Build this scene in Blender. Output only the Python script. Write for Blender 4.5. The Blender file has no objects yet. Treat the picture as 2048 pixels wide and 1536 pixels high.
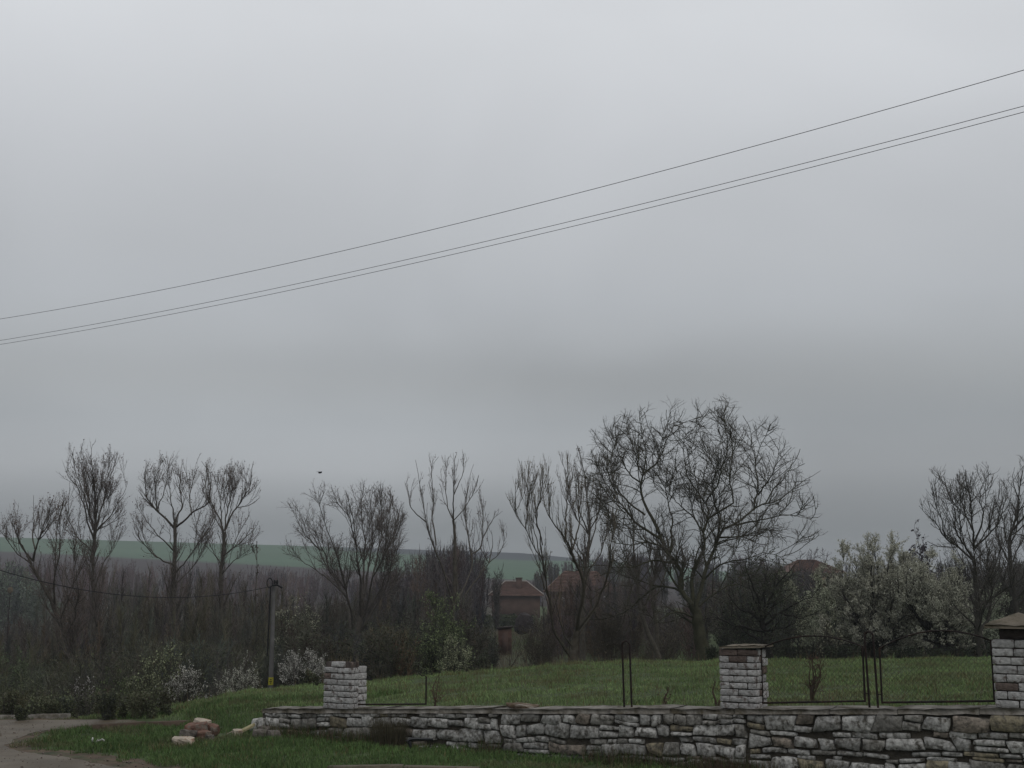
import bpy, math, random
import numpy as np
rng = np.random.default_rng(11); random.seed(11)
R = math.radians
SC = bpy.context.scene
COL = SC.collection
# ---------------------------------------------------------------- camera
F = 2472.0; TH = R(9.46); EYE = 2.05
cam = bpy.data.cameras.new('camera'); co = bpy.data.objects.new('camera', cam); COL.objects.link(co)
cam.lens = 36 * F / 2048; cam.sensor_width = 36; cam.clip_start = .1; cam.clip_end = 4000
co.location = (0, 0, EYE); co.rotation_euler = (R(90) + TH, 0, 0)
SC.camera = co
# ---------------------------------------------------------------- sky
W = bpy.data.worlds.new('World'); SC.world = W; W.use_nodes = True
nt = W.node_tree; nt.nodes.clear(); N = nt.nodes.new; L = nt.links.new
out = N('ShaderNodeOutputWorld'); bg = N('ShaderNodeBackground'); L(bg.outputs[0], out.inputs[0])
sky = N('ShaderNodeTexSky'); sky.sky_type = 'NISHITA'; sky.sun_disc = False
SUN_EL, SUN_AZ = R(48), R(140)
sky.sun_elevation = SUN_EL; sky.sun_rotation = SUN_AZ; sky.dust_density = 4
sk = N('ShaderNodeVectorMath'); sk.operation = 'SCALE'; sk.inputs['Scale'].default_value = .06
L(sky.outputs[0], sk.inputs[0])
tc = N('ShaderNodeTexCoord'); sp = N('ShaderNodeSeparateXYZ'); L(tc.outputs['Generated'], sp.inputs[0])
# cloud deck: direction projected on a plane overhead, stretched noise
mp = N('ShaderNodeMapping'); mp.inputs['Scale'].default_value = (1.3, 1.2, 2.1); mp.inputs['Location'].default_value = (.35, .1, .62)
L(tc.outputs['Generated'], mp.inputs[0])
nz = N('ShaderNodeTexNoise'); nz.inputs['Scale'].default_value = 1.9; nz.inputs['Detail'].default_value = 3.0
nz.inputs['Roughness'].default_value = .42; nz.inputs['Distortion'].default_value = .4
L(mp.outputs[0], nz.inputs['Vector'])
ramp = N('ShaderNodeValToRGB'); L(sp.outputs['Z'], ramp.inputs[0])
e = ramp.color_ramp.elements
stops = [(0.0, (.195, .208, .220)), (.049, (.222, .238, .250)), (.094, (.318, .334, .350)), (.132, (.325, .345, .363)),
         (.165, (.378, .397, .412)), (.228, (.452, .474, .500)), (.267, (.485, .505, .530)), (.343, (.548, .567, .594)), (.434, (.635, .655, .682)), (1.0, (.80, .82, .86))]
e[0].position = 0; e[0].color = (*stops[0][1], 1); e[1].position = 1; e[1].color = (*stops[-1][1], 1)
for p, c in stops[1:-1]:
    x = e.new(p); x.color = (*c, 1)
mr = N('ShaderNodeMapRange'); L(nz.outputs[0], mr.inputs[0])
mr.inputs[1].default_value = .3; mr.inputs[2].default_value = .7; mr.inputs[3].default_value = .90; mr.inputs[4].default_value = 1.10
ms = N('ShaderNodeVectorMath'); ms.operation = 'SCALE'; L(ramp.outputs[0], ms.inputs[0]); L(mr.outputs[0], ms.inputs['Scale'])
def patch(prev, az, el, wa, we, amp):      # a lighter or darker region of the cloud deck, by compass direction
    d0 = (math.sin(R(az)) * math.cos(R(el)), math.cos(R(az)) * math.cos(R(el)), math.sin(R(el)))
    a = N('ShaderNodeVectorMath'); a.operation = 'SUBTRACT'; L(tc.outputs['Generated'], a.inputs[0]); a.inputs[1].default_value = d0
    b = N('ShaderNodeVectorMath'); b.operation = 'MULTIPLY'; L(a.outputs[0], b.inputs[0]); b.inputs[1].default_value = (1 / wa, 1 / wa * .5, 1 / we)
    c = N('ShaderNodeVectorMath'); c.operation = 'LENGTH'; L(b.outputs[0], c.inputs[0])
    nn = N('ShaderNodeMath'); nn.operation = 'MULTIPLY_ADD'; L(nz2.outputs[0], nn.inputs[0]); nn.inputs[1].default_value = 1.0; L(c.outputs['Value'], nn.inputs[2])
    m_ = N('ShaderNodeMapRange'); m_.interpolation_type = 'SMOOTHSTEP'; L(nn.outputs[0], m_.inputs[0]); m_.inputs[1].default_value = .35; m_.inputs[2].default_value = 1.95; m_.inputs[3].default_value = amp; m_.inputs[4].default_value = 0
    s_ = N('ShaderNodeMath'); s_.operation = 'ADD'; L(prev, s_.inputs[0]); L(m_.outputs[0], s_.inputs[1]); return s_.outputs[0]
nz2 = N('ShaderNodeTexNoise'); nz2.inputs['Scale'].default_value = 4.5; nz2.inputs['Detail'].default_value = 3.5; L(mp.outputs[0], nz2.inputs['Vector'])
fac = mr.outputs[0]
for a_ in ((-4.5, 6.4, .34, .052, .23), (-16, 5.2, .22, .05, .05), (2.5, 9.6, .30, .034, -.12), (-22, 27, .30, .16, .10), (20, 13.5, .22, .08, .07), (22, 6, .25, .05, -.02), (-14, 17, .25, .10, -.04)): fac = patch(fac, *a_)
L(fac, ms.inputs['Scale'])
mx = N('ShaderNodeMix'); mx.data_type = 'RGBA'; mx.inputs[0].default_value = .96
L(sk.outputs[0], mx.inputs[6]); L(ms.outputs[0], mx.inputs[7])
L(mx.outputs[2], bg.inputs[0]); bg.inputs[1].default_value = 1.0
# ---------------------------------------------------------------- sun (veiled by the overcast)
sl = bpy.data.lights.new('sun', 'SUN'); sl.energy = .5; sl.angle = R(40); sl.color = (1, .97, .93)
so = bpy.data.objects.new('sun', sl); COL.objects.link(so)
so.rotation_euler = (R(90) - SUN_EL, 0, R(180) - SUN_AZ + R(0)); so.location = (0, -10, 30)
SC.view_settings.view_transform = 'Standard'; SC.view_settings.look = 'None'
SC.view_settings.exposure = 0; SC.view_settings.gamma = 1; SC.view_settings.use_curve_mapping = False
cy = SC.cycles
SC.render.engine = 'CYCLES'
cy.max_bounces = 4; cy.diffuse_bounces = 2; cy.glossy_bounces = 1; cy.volume_bounces = 1; cy.transparent_max_bounces = 4
cy.use_denoising = True
try:
    cy.denoiser = 'OPENIMAGEDENOISE'; cy.denoising_input_passes = 'RGB_ALBEDO_NORMAL'
except Exception: pass

# ================================================================ projection helpers
def at(px, py, Y):
    u = (np.asarray(px, float) - 1024) / F; v = (np.asarray(py, float) - 768) / F
    dy = math.cos(TH) + v * math.sin(TH); dz = math.sin(TH) - v * math.cos(TH)
    k = np.asarray(Y, float) / dy
    return np.stack(np.broadcast_arrays(u * k, Y, EYE + dz * k), -1)
def slope(py):
    v = (np.asarray(py, float) - 768) / F
    return (math.sin(TH) - v * math.cos(TH)) / (math.cos(TH) + v * math.sin(TH))
def ground_at(px, py, z=0.):
    Y = (z - EYE) / slope(py)
    return at(px, py, Y)
def sm(a, b, x):
    t = np.clip((x - a) / (b - a), 0, 1); return t * t * (3 - 2 * t)
# value noise
_tab = rng.random((256, 256))
def vnoise(x, y):
    x = np.asarray(x, float); y = np.asarray(y, float)
    xi = np.floor(x).astype(int); yi = np.floor(y).astype(int); fx = x - xi; fy = y - yi
    fx = fx * fx * (3 - 2 * fx); fy = fy * fy * (3 - 2 * fy)
    g = lambda i, j: _tab[i % 256, j % 256]
    return (g(xi, yi) * (1 - fx) + g(xi + 1, yi) * fx) * (1 - fy) + (g(xi, yi + 1) * (1 - fx) + g(xi + 1, yi + 1) * fx) * fy
def fbm(x, y, o=3):
    s = 0; a = .5
    for i in range(o):
        s = s + a * vnoise(x * 2**i + 17 * i, y * 2**i + 5 * i); a *= .5
    return s

# ================================================================ wall frame
WU = np.array([.8472, -.5312]); WN = np.array([-.5312, -.8472])   # along (to the right, nearer), outward to the camera
W0 = np.array([-3.69, 18.47])
SLOPE_TOP = float(slope(1419))
def wp(s, d=0., z=0.):      # s along wall, d behind front face
    s = np.asarray(s, float); d = np.asarray(d, float); z = np.asarray(z, float)
    s, d, z = np.broadcast_arrays(s, d, z)
    return np.stack([W0[0] + WU[0] * s - WN[0] * d, W0[1] + WU[1] * s - WN[1] * d, z], -1)
def s_of_px(px, py=1400):
    u = (px - 1024) / F; v = (py - 768) / F; k = u / (math.cos(TH) + v * math.sin(TH))
    # W0x+WUx s = k (W0y + WUy s)
    return (k * W0[1] - W0[0]) / (WU[0] - k * WU[1])
def wtop(s):
    Y = W0[1] + WU[1] * np.asarray(s, float); return EYE + SLOPE_TOP * Y
WT = .40      # wall thickness
WLEN = 13.5

# ================================================================ terrain
def terrain(X, Y):
    X = np.asarray(X, float); Y = np.asarray(Y, float)
    rx = X - W0[0]; ry = Y - W0[1]
    s = rx * WU[0] + ry * WU[1]; d = -(rx * WN[0] + ry * WN[1])
    wt = wtop(np.clip(s, 0, WLEN)) - .07
    zc = np.interp(X, [-9.5, -7.6, -6.6, -5.6, -4.1, -1.74, 1.3, 10, 30], [-1.0, -.75, -.45, -.2, .05, .30, .575, .68, .7])
    zc28 = zc
    k = sm(0, 9, d)
    h = wt * (1 - k) + zc28 * k + .05 * (fbm(X * .8, Y * .8) - .45) * sm(0, 2, d) + .05 * np.sin(k * 3.14)
    # left flank of the mound, running down to the road
    fl = sm(-6.9, -3.4, X + (Y - 18.5) * .12)
    h = np.where(h > 0, h * fl, h)
    h = np.where((d > .06), h, 0.) * np.where(s < 0.02, sm(-.3, 1.6, d), sm(.04, .16, d))
    # far side
    t = X / np.maximum(Y, 1)
    sc = (zc - EYE) / 27.
    line = EYE + (sc - .004) * Y - .012 * (Y - 26)
    far = sm(25, 28, Y)
    h = h * (1 - far) + np.where(far > 0, line, 0) * far
    # valley and house ground
    val = np.interp(t, [-.45, -.2, -.08, .02, .5], [-3.6, -3.2, -2.4, -1.35, -1.0]) + .25 * (fbm(X * .12, Y * .12) - .45)
    v = sm(36, 58, Y); h = h * (1 - v) + val * v
    # ravine left behind the road
    ra = sm(19.6, 34, Y) * sm(-5.0, -8.5, X) * (1 - sm(44, 58, Y))
    h = h * (1 - ra) + (-2.6) * ra
    g = sm(110, 165, Y); h = h * (1 - g) + (-1.25 + .3 * (fbm(X * .05, Y * .05) - .45)) * g
    # hill
    pxt = 1024 + t * F * 1.0
    top = slope(np.interp(pxt, [-1500, 0, 620, 1040, 1300, 1600, 2048, 4000], [1066, 1073, 1091, 1105, 1130, 1155, 1170, 1175]))
    tt = np.clip((Y - 170) / 480., 0, 1) ** .72
    s0 = -3.3 / 170.
    hill = EYE + (s0 * (1 - tt) + top * tt) * np.minimum(Y, 650) - .06 * np.maximum(Y - 650, 0)
    q = sm(160, 185, Y); h = h * (1 - q) + hill * q
    return h

def ground_color(X, Y, Z):
    n = fbm(X * .9, Y * .9); n2 = fbm(X * 4, Y * 4)
    grass = np.stack([.040 + .03 * n, .056 + .036 * n, .024 + .014 * n], -1)
    mud = np.array([.050, .042, .032])
    c = grass * (.7 + .5 * n2[..., None])
    m = sm(30, 42, Y)[..., None] * sm(.02, -.03, X / np.maximum(Y, 1))[..., None]
    c = c * (1 - m) + (mud * (.7 + .6 * n2[..., None])) * m
    mm = (sm(100, 140, Y) * 0 )[..., None]
    # ravine litter behind the road
    m = (sm(19.8, 22, Y) * sm(-5.8, -7.5, X))[..., None] * (Y < 100)[..., None]
    c = c * (1 - m) + mud * (.6 + .7 * n2[..., None]) * m
    # far hill: field over woodland floor
    py_line = np.interp(X / np.maximum(Y, 1) * F + 1024, [-2000, 0, 60, 640, 1040, 2048], [1092, 1102, 1105, 1136, 1160, 1170])
    sl = (Z - EYE) / np.maximum(Y, 1)
    field = sm(-.0005, .0005, sl - slope(py_line)) * (Y > 200)
    pxx = X / np.maximum(Y, 1) * F + 1024
    tr = .9 + .2 * vnoise(X * .02 + Y * .006, Y * .05); fc = np.stack([(.046 + .02 * n) * tr, (.092 + .02 * n) * tr, (.056 + .01 * n) * tr], -1)
    dk = sm(560, 760, pxx) * sm(.0, .001, sl - slope(np.interp(pxx, [600, 1040, 2048], [1098, 1122, 1130])))
    fc = fc * (1 - dk[..., None]) + np.array([.035, .042, .050]) * dk[..., None]
    wc = np.array([.030, .023, .023]) * np.ones_like(fc)
    fh = (Y > 200)[..., None]
    c = np.where(fh, wc * (1 - field[..., None]) + fc * field[..., None], c)
    return c

# ================================================================ mesh building
def mesh_from(name, V, faces, mat, parent=None, loc=None, cols=None, smooth=False, colname='col'):
    """V (n,3); faces: list of (m,k) int arrays; cols (n,3)."""
    V = np.asarray(V, np.float32)
    if loc is not None: V = V - np.asarray(loc, np.float32)
    me = bpy.data.meshes.new(name)
    me.vertices.add(len(V)); me.vertices.foreach_set('co', V.ravel())
    faces = [np.asarray(f, np.int32) for f in faces if len(f)]
    nl = sum(f.size for f in faces); nf = sum(len(f) for f in faces)
    me.loops.add(nl); me.loops.foreach_set('vertex_index', np.concatenate([f.ravel() for f in faces]))
    me.polygons.add(nf)
    tot = np.concatenate([np.full(len(f), f.shape[1], np.int32) for f in faces])
    st = np.concatenate([[0], np.cumsum(tot)[:-1]]).astype(np.int32)
    me.polygons.foreach_set('loop_start', st)
    if smooth: me.polygons.foreach_set('use_smooth', np.ones(nf, bool))
    me.update(calc_edges=True)
    if cols is not None:
        a = me.color_attributes.new(colname, 'FLOAT_COLOR', 'POINT')
        cc = np.ones((len(V), 4), np.float32); cc[:, :3] = cols; a.data.foreach_set('color', cc.ravel())
    me.materials.append(mat)
    o = bpy.data.objects.new(name, me); COL.objects.link(o)
    if parent is not None: o.parent = parent
    elif loc is not None: o.location = loc
    return o
class Geo:
    def __init__(s): s.V = []; s.F = {}; s.C = []; s.n = 0
    def add(s, V, F, c=None):
        V = np.asarray(V, float).reshape(-1, 3); F = np.asarray(F, int)
        if len(V) == 0: return
        s.V.append(V); s.F.setdefault(F.shape[1], []).append(F + s.n); s.n += len(V)
        if c is None: c = (.5, .5, .5)
        c = np.asarray(c, float)
        s.C.append(np.broadcast_to(c, (len(V), 3)) if c.ndim == 1 else c)
    def build(s, name, mat, parent=None, loc=None, smooth=False):
        if not s.V: return None
        return mesh_from(name, np.concatenate(s.V), [np.concatenate(f) for f in s.F.values()], mat, parent, loc,
                         np.concatenate(s.C), smooth)
def box(g, c, u, v, w, col=None):
    """centre c, half vectors u v w"""
    c, u, v, w = [np.asarray(a, float) for a in (c, u, v, w)]
    P = [c + a * u + b * v + d * w for a in (-1, 1) for b in (-1, 1) for d in (-1, 1)]
    Fc = [(0, 1, 3, 2), (4, 6, 7, 5), (0, 4, 5, 1), (2, 3, 7, 6), (0, 2, 6, 4), (1, 5, 7, 3)]
    g.add(P, Fc, col)
def norm(a): return a / np.maximum(np.linalg.norm(a, axis=-1, keepdims=True), 1e-9)
def tubes(g, P, Rr, m=3, col=None, cap=False):
    """P (N,n,3) R (N,n)"""
    P = np.asarray(P, float); Rr = np.asarray(Rr, float)
    if P.ndim == 2: P = P[None]; Rr = Rr[None]
    Nn, n, _ = P.shape
    if Nn == 0: return
    T = norm(np.gradient(P, axis=1))
    ref = norm(rng.normal(size=(Nn, 1, 3))) * np.ones((1, n, 1))
    md = norm(T.mean(1, keepdims=True)); ref = ref - (ref * md).sum(-1, keepdims=True) * md; ref = norm(ref)
    A = norm(ref - (ref * T).sum(-1, keepdims=True) * T); B = np.cross(T, A)
    an = np.arange(m) / m * 2 * math.pi
    ring = A[:, :, None] * np.cos(an)[None, None, :, None] + B[:, :, None] * np.sin(an)[None, None, :, None]
    V = P[:, :, None] + ring * Rr[:, :, None, None]
    idx = np.arange(Nn * n * m).reshape(Nn, n, m)
    a = idx[:, :-1]; b = idx[:, 1:]
    Fq = np.stack([a, np.roll(a, -1, 2), np.roll(b, -1, 2), b], -1).reshape(-1, 4)
    c = None
    if col is not None:
        col = np.asarray(col, float)
        c = col if col.ndim == 1 else np.repeat(col, n * m, axis=0)
    g.add(V.reshape(-1, 3), Fq, c)
def spikes(g, A, D, w, col=None):
    """thin tapering triangles from A along D (with length)"""
    A = np.asarray(A, float); Nn = len(A)
    if Nn == 0: return
    r = rng.normal(size=(Nn, 3)); sd = norm(np.cross(D, r)) * (np.asarray(w, float).reshape(-1, 1) if np.ndim(w) else w) * .5
    V = np.stack([A - sd, A + sd, A + D], 1).reshape(-1, 3)
    c = None
    if col is not None:
        col = np.asarray(col, float); c = col if col.ndim == 1 else np.repeat(col, 3, axis=0)
    g.add(V, np.arange(Nn * 3).reshape(-1, 3), c)
def flecks(g, A, size, col, up=0.):
    """small randomly turned quads: buds, petals, leaves"""
    Nn = len(A)
    if Nn == 0: return
    a = norm(rng.normal(size=(Nn, 3)) + np.array([0, 0, up])); b = norm(np.cross(a, rng.normal(size=(Nn, 3))))
    s = (size * (.6 + .8 * rng.random(Nn)))[:, None]
    V = np.stack([A, A + (a * .5 + b * .45) * s, A + a * s, A + (a * .5 - b * .45) * s], 1).reshape(-1, 3)
    col = np.asarray(col, float); c = col if col.ndim == 1 else np.repeat(col, 4, axis=0)
    g.add(V, np.arange(Nn * 4).reshape(-1, 4), c)
def resample(P, n):
    """Catmull-Rom through points -> n evenly spaced"""
    P = np.asarray(P, float)
    if len(P) == 2: P = np.array([P[0], (P[0] + P[1]) / 2, P[1]])
    Q = np.vstack([2 * P[0] - P[1], P, 2 * P[-1] - P[-2]]); o = []
    for i in range(1, len(Q) - 2):
        for t in np.linspace(0, 1, 8, endpoint=False):
            p0, p1, p2, p3 = Q[i - 1:i + 3]
            o.append(.5 * (2 * p1 + (p2 - p0) * t + (2 * p0 - 5 * p1 + 4 * p2 - p3) * t * t + (3 * p1 - p0 - 3 * p2 + p3) * t**3))
    o.append(P[-1]); o = np.array(o)
    d = np.concatenate([[0], np.cumsum(np.linalg.norm(np.diff(o[:, :3], axis=0), axis=1))])
    tt = np.linspace(0, d[-1], n)
    return np.stack([np.interp(tt, d, o[:, k]) for k in range(o.shape[1])], -1)
def grow(P, Rr, dens, length, ang, n=5, trop=.1, wig=.2, rk=.6, rtip=.003, t0=.15, tipbias=0., droop=0.):
    """children along parent polylines. dens = children per metre"""
    Nn, m, _ = P.shape
    L = np.linalg.norm(np.diff(P, axis=1), axis=2).sum(1)
    cnt = rng.poisson(np.maximum(L * dens, .3))
    par = np.repeat(np.arange(Nn), cnt); k = len(par)
    if k == 0: return np.zeros((0, n, 3)), np.zeros((0, n))
    t = t0 + (1 - t0) * rng.random(k) ** (1 - tipbias)
    x = t * (m - 1); i = np.minimum(x.astype(int), m - 2); f = (x - i)[:, None]
    p = P[par, i] * (1 - f) + P[par, i + 1] * f; tan = norm(P[par, i + 1] - P[par, i])
    r = Rr[par, i] * (1 - f[:, 0]) + Rr[par, i + 1] * f[:, 0]
    az = norm(np.cross(tan, rng.normal(size=(k, 3))))
    a = R(ang) * (.6 + .8 * rng.random(k))[:, None]
    d = norm(tan * np.cos(a) + az * np.sin(a) + np.array([0, 0, trop]))
    ln = length * (.45 + .9 * rng.random(k)) * (1.2 - .85 * t)
    out = np.zeros((k, n, 3)); out[:, 0] = p
    for j in range(1, n):
        d = norm(d + rng.normal(size=(k, 3)) * wig + np.array([0, 0, trop - droop * j / n]))
        out[:, j] = out[:, j - 1] + d * (ln / (n - 1))[:, None]
    r0 = np.minimum(np.maximum(r * rk, rtip * 1.2), ln * .03 + rtip)
    rr = r0[:, None] * (1 - np.linspace(0, 1, n)[None]) + rtip * np.linspace(0, 1, n)[None]
    return out, rr
def pts_on(P, dens, t0=.1):
    """random points on polylines (per metre)"""
    Nn, m, _ = P.shape
    L = np.linalg.norm(np.diff(P, axis=1), axis=2).sum(1)
    par = np.repeat(np.arange(Nn), rng.poisson(L * dens)); k = len(par)
    x = (t0 + (1 - t0) * rng.random(k)) * (m - 1); i = np.minimum(x.astype(int), m - 2); f = (x - i)[:, None]
    return P[par, i] * (1 - f) + P[par, i + 1] * f

# ================================================================ materials
def mat(name, col=None, rough=.9, var=.3, scale=6., bump=0., bscale=30., attr=False, spec=.15, c2=None, c2s=2., c2t=(.5, .62), metal=0., obj=True):
    m = bpy.data.materials.new(name); m.use_nodes = True; t = m.node_tree; b = t.nodes['Principled BSDF']
    b.inputs['Roughness'].default_value = rough; b.inputs['Specular IOR Level'].default_value = spec; b.inputs['Metallic'].default_value = metal
    tcn = t.nodes.new('ShaderNodeTexCoord'); vec = tcn.outputs['Object']
    if attr:
        a = t.nodes.new('ShaderNodeAttribute'); a.attribute_name = 'col'; base = a.outputs['Color']
    else:
        r = t.nodes.new('ShaderNodeRGB'); r.outputs[0].default_value = (*col, 1); base = r.outputs[0]
    if c2 is not None:
        n2 = t.nodes.new('ShaderNodeTexNoise'); n2.inputs['Scale'].default_value = c2s; n2.inputs['Detail'].default_value = 5
        n2.inputs['Roughness'].default_value = .65
        t.links.new(vec, n2.inputs['Vector'])
        mr2 = t.nodes.new('ShaderNodeMapRange'); mr2.inputs[1].default_value = c2t[0]; mr2.inputs[2].default_value = c2t[1]
        t.links.new(n2.outputs[0], mr2.inputs[0])
        mxn = t.nodes.new('ShaderNodeMix'); mxn.data_type = 'RGBA'; t.links.new(mr2.outputs[0], mxn.inputs[0])
        t.links.new(base, mxn.inputs[6]); mxn.inputs[7].default_value = (*c2, 1); base = mxn.outputs[2]
    if var:
        n1 = t.nodes.new('ShaderNodeTexNoise'); n1.inputs['Scale'].default_value = scale; n1.inputs['Detail'].default_value = 4
        t.links.new(vec, n1.inputs['Vector'])
        mr1 = t.nodes.new('ShaderNodeMapRange'); mr1.inputs[1].default_value = .25; mr1.inputs[2].default_value = .75
        mr1.inputs[3].default_value = 1 - var; mr1.inputs[4].default_value = 1 + var
        t.links.new(n1.outputs[0], mr1.inputs[0])
        vm = t.nodes.new('ShaderNodeVectorMath'); vm.operation = 'SCALE'; t.links.new(base, vm.inputs[0]); t.links.new(mr1.outputs[0], vm.inputs['Scale'])
        base = vm.outputs[0]
    t.links.new(base, b.inputs['Base Color'])
    if bump:
        nb = t.nodes.new('ShaderNodeTexNoise'); nb.inputs['Scale'].default_value = bscale; nb.inputs['Detail'].default_value = 6
        t.links.new(vec, nb.inputs['Vector'])
        bp = t.nodes.new('ShaderNodeBump'); bp.inputs['Strength'].default_value = bump; bp.inputs['Distance'].default_value = .02
        t.links.new(nb.outputs[0], bp.inputs['Height']); t.links.new(bp.outputs[0], b.inputs['Normal'])
    return m
M_ground = mat('ground_soil', attr=True, var=.25, scale=5, bump=.5, bscale=14)
M_plant = mat('plant_matter', attr=True, var=0, rough=.85)
M_bark = mat('bark', attr=True, var=.35, scale=9, bump=.6, bscale=25)
M_road = mat('wet_asphalt', (.108, .090, .066), rough=.55, var=.28, scale=1.4, bump=.35, bscale=40, c2=(.070, .055, .036), c2s=.8, c2t=(.42, .62), spec=.12)
M_dirt = mat('muddy_dirt', (.085, .061, .042), rough=.85, var=.4, scale=5, bump=.8, bscale=20, c2=(.045, .05, .026), c2s=3.3, c2t=(.45, .62))
M_stone = mat('field_stone', attr=True, var=.45, scale=26, bump=1., bscale=22, c2=(.085, .078, .066), c2s=15., c2t=(.46, .64), rough=.95)
M_mortar = mat('dark_joint', (.055, .048, .038), var=.4, scale=12, bump=.8, bscale=35)
M_coping = mat('weathered_coping', (.20, .185, .165), var=.35, scale=9, bump=.8, bscale=25, c2=(.07, .06, .042), c2s=3.5, c2t=(.44, .62))
M_brick = mat('whitewashed_brick', attr=True, var=.3, scale=22, bump=1., bscale=35, c2=(.12, .095, .085), c2s=14, c2t=(.52, .66))
M_bcore = mat('brick_mortar', (.055, .045, .04), var=.4, scale=15, bump=.8, bscale=30)
M_slab = mat('old_concrete', (.135, .115, .088), var=.3, scale=8, bump=.7, bscale=30, c2=(.07, .06, .042), c2s=4)
M_iron = mat('rusty_iron', (.018, .013, .012), rough=.75, var=.4, scale=20, c2=(.030, .018, .013), c2s=9)
M_wire = mat('chain_wire', (.022, .022, .020), rough=.7, var=0)
M_conc = mat('pole_concrete', (.125, .122, .118), var=.2, scale=4, bump=.4, bscale=20)
M_black = mat('black_cable', (.010, .010, .011), rough=.6, var=0)
M_yellow = mat('yellow_paint', (.36, .33, .03), var=.15, scale=20, rough=.6)
M_alu = mat('grey_wire', (.035, .034, .034), rough=.7, var=0)
M_tile = mat('roof_tiles', (.105, .064, .052), var=.35, scale=2.2, bump=.5, bscale=9)
M_redwall = mat('red_wall', (.085, .054, .044), var=.25, scale=1.2, bump=.4, bscale=5)
M_white = mat('white_trim', (.62, .61, .58), var=.12, scale=5)
M_glass = mat('window_glass', (.03, .035, .04), rough=.15, spec=.5, var=0)
M_rust = mat('rusty_sheet', (.075, .042, .032), var=.5, scale=4, bump=.5, bscale=10)
M_redbrick = mat('broken_brick', (.14, .080, .060), var=.4, scale=14, bump=1, bscale=30, c2=(.14, .12, .10), c2s=9, c2t=(.5, .62))
M_pale = mat('pale_stone', (.36, .31, .25), var=.3, scale=14, bump=.9, bscale=30, c2=(.22, .12, .07), c2s=10, c2t=(.56, .68))
M_mort2 = mat('mortar_lump', (.13, .115, .10), var=.4, scale=14, bump=1, bscale=30)
M_black2 = mat('black_plastic', (.012, .013, .015), rough=.35, var=0, spec=.4)
M_feather = mat('dark_feathers', (.02, .02, .022), var=0)

M_kerb = mat('muddy_kerb', (.075, .055, .04), var=.4, scale=6, bump=.8, bscale=20)
M_ridge = mat('pale_ridge_mortar', (.30, .27, .24), var=.3, scale=3)
def tag(o, label=None, cat=None, group=None, kind=None):
    if label: o['label'] = label
    if cat: o['category'] = cat
    if group: o['group'] = group
    if kind: o['kind'] = kind
    return o
def thing(name, label, cat, loc, group=None):
    o = bpy.data.objects.new(name, None); COL.objects.link(o); o.location = [float(a) for a in loc]; o.empty_display_size = .3
    return tag(o, label, cat, group)

# ================================================================ ground sheet
ys = np.concatenate([np.linspace(-30, 11, 14), np.arange(11.1, 21, .085), np.arange(21.1, 30, .22), np.geomspace(30.3, 185, 90), np.geomspace(190, 640, 60), np.linspace(645, 900, 16)])
tx = np.concatenate([-np.geomspace(.62, .0, 1) if False else -np.linspace(1, .5, 26)[:-1], np.linspace(-.5, .5, 260), np.linspace(.5, 1, 26)[1:]])
YY, TT = np.meshgrid(ys, tx, indexing='ij')
XX = TT * (np.maximum(YY, 0) * .85 + 14)
ZZ = terrain(XX, YY)
GC = ground_color(XX, YY, ZZ)
nr, nc = XX.shape; idx = np.arange(nr * nc).reshape(nr, nc)
Fq = np.stack([idx[:-1, :-1], idx[:-1, 1:], idx[1:, 1:], idx[1:, :-1]], -1).reshape(-1, 4)
g = mesh_from('ground', np.stack([XX, YY, ZZ], -1).reshape(-1, 3), [Fq], M_ground, cols=GC.reshape(-1, 3), smooth=True)
tag(g, kind='structure')

# ---- road and its muddy shoulder (flat sheets over the ground)
def sheet(name, pix, m, z, kind='structure', rag=.3):
    P = resample(np.array([ground_at(a, b)[:2] for a, b in pix] + [ground_at(*pix[0])[:2]]), 900)[:-1]
    P = P + rag * (np.stack([fbm(P[:, 0] * 2.5, P[:, 1] * 2.5, 4), fbm(P[:, 1] * 2.5 + 9, P[:, 0] * 2.5, 4)], -1) - .47)
    V = np.concatenate([P, np.full((len(P), 1), z)], 1)
    o = mesh_from(name, V, [np.arange(len(V))[None]], m); return tag(o, kind=kind)
dirt_px = [(-900, 1437), (0, 1438), (395, 1440), (398, 1446), (190, 1453), (130, 1461), (90, 1468), (70, 1482), (66, 1493), (110, 1499), (190, 1507), (290, 1521), (400, 1541),
           (560, 1556), (900, 1552), (1400, 1560), (1500, 1900), (-900, 1900), (-900, 1600)]
road_px = [(-900, 1440), (0, 1441), (392, 1442), (385, 1445), (190, 1452), (120, 1460), (60, 1470), (25, 1482), (10, 1492), (40, 1503), (110, 1514), (190, 1527), (260, 1541),
           (500, 1575), (900, 1573), (1400, 1580), (1500, 1890), (-880, 1890), (-880, 1600)]
sheet('dirt_shoulder', dirt_px, M_dirt, .006)
sheet('road', road_px, M_road, .011)
from math import atan2
DIRT2D = np.array([ground_at(a, b)[:2] for a, b in dirt_px])
def inside(poly, x, y):
    c = np.zeros(x.shape, bool); n = len(poly)
    for i in range(n):
        x1, y1 = poly[i]; x2, y2 = poly[i - 1]
        c ^= ((y1 > y) != (y2 > y)) & (x < (x2 - x1) * (y - y1) / (y2 - y1 + 1e-12) + x1)
    return c
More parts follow.
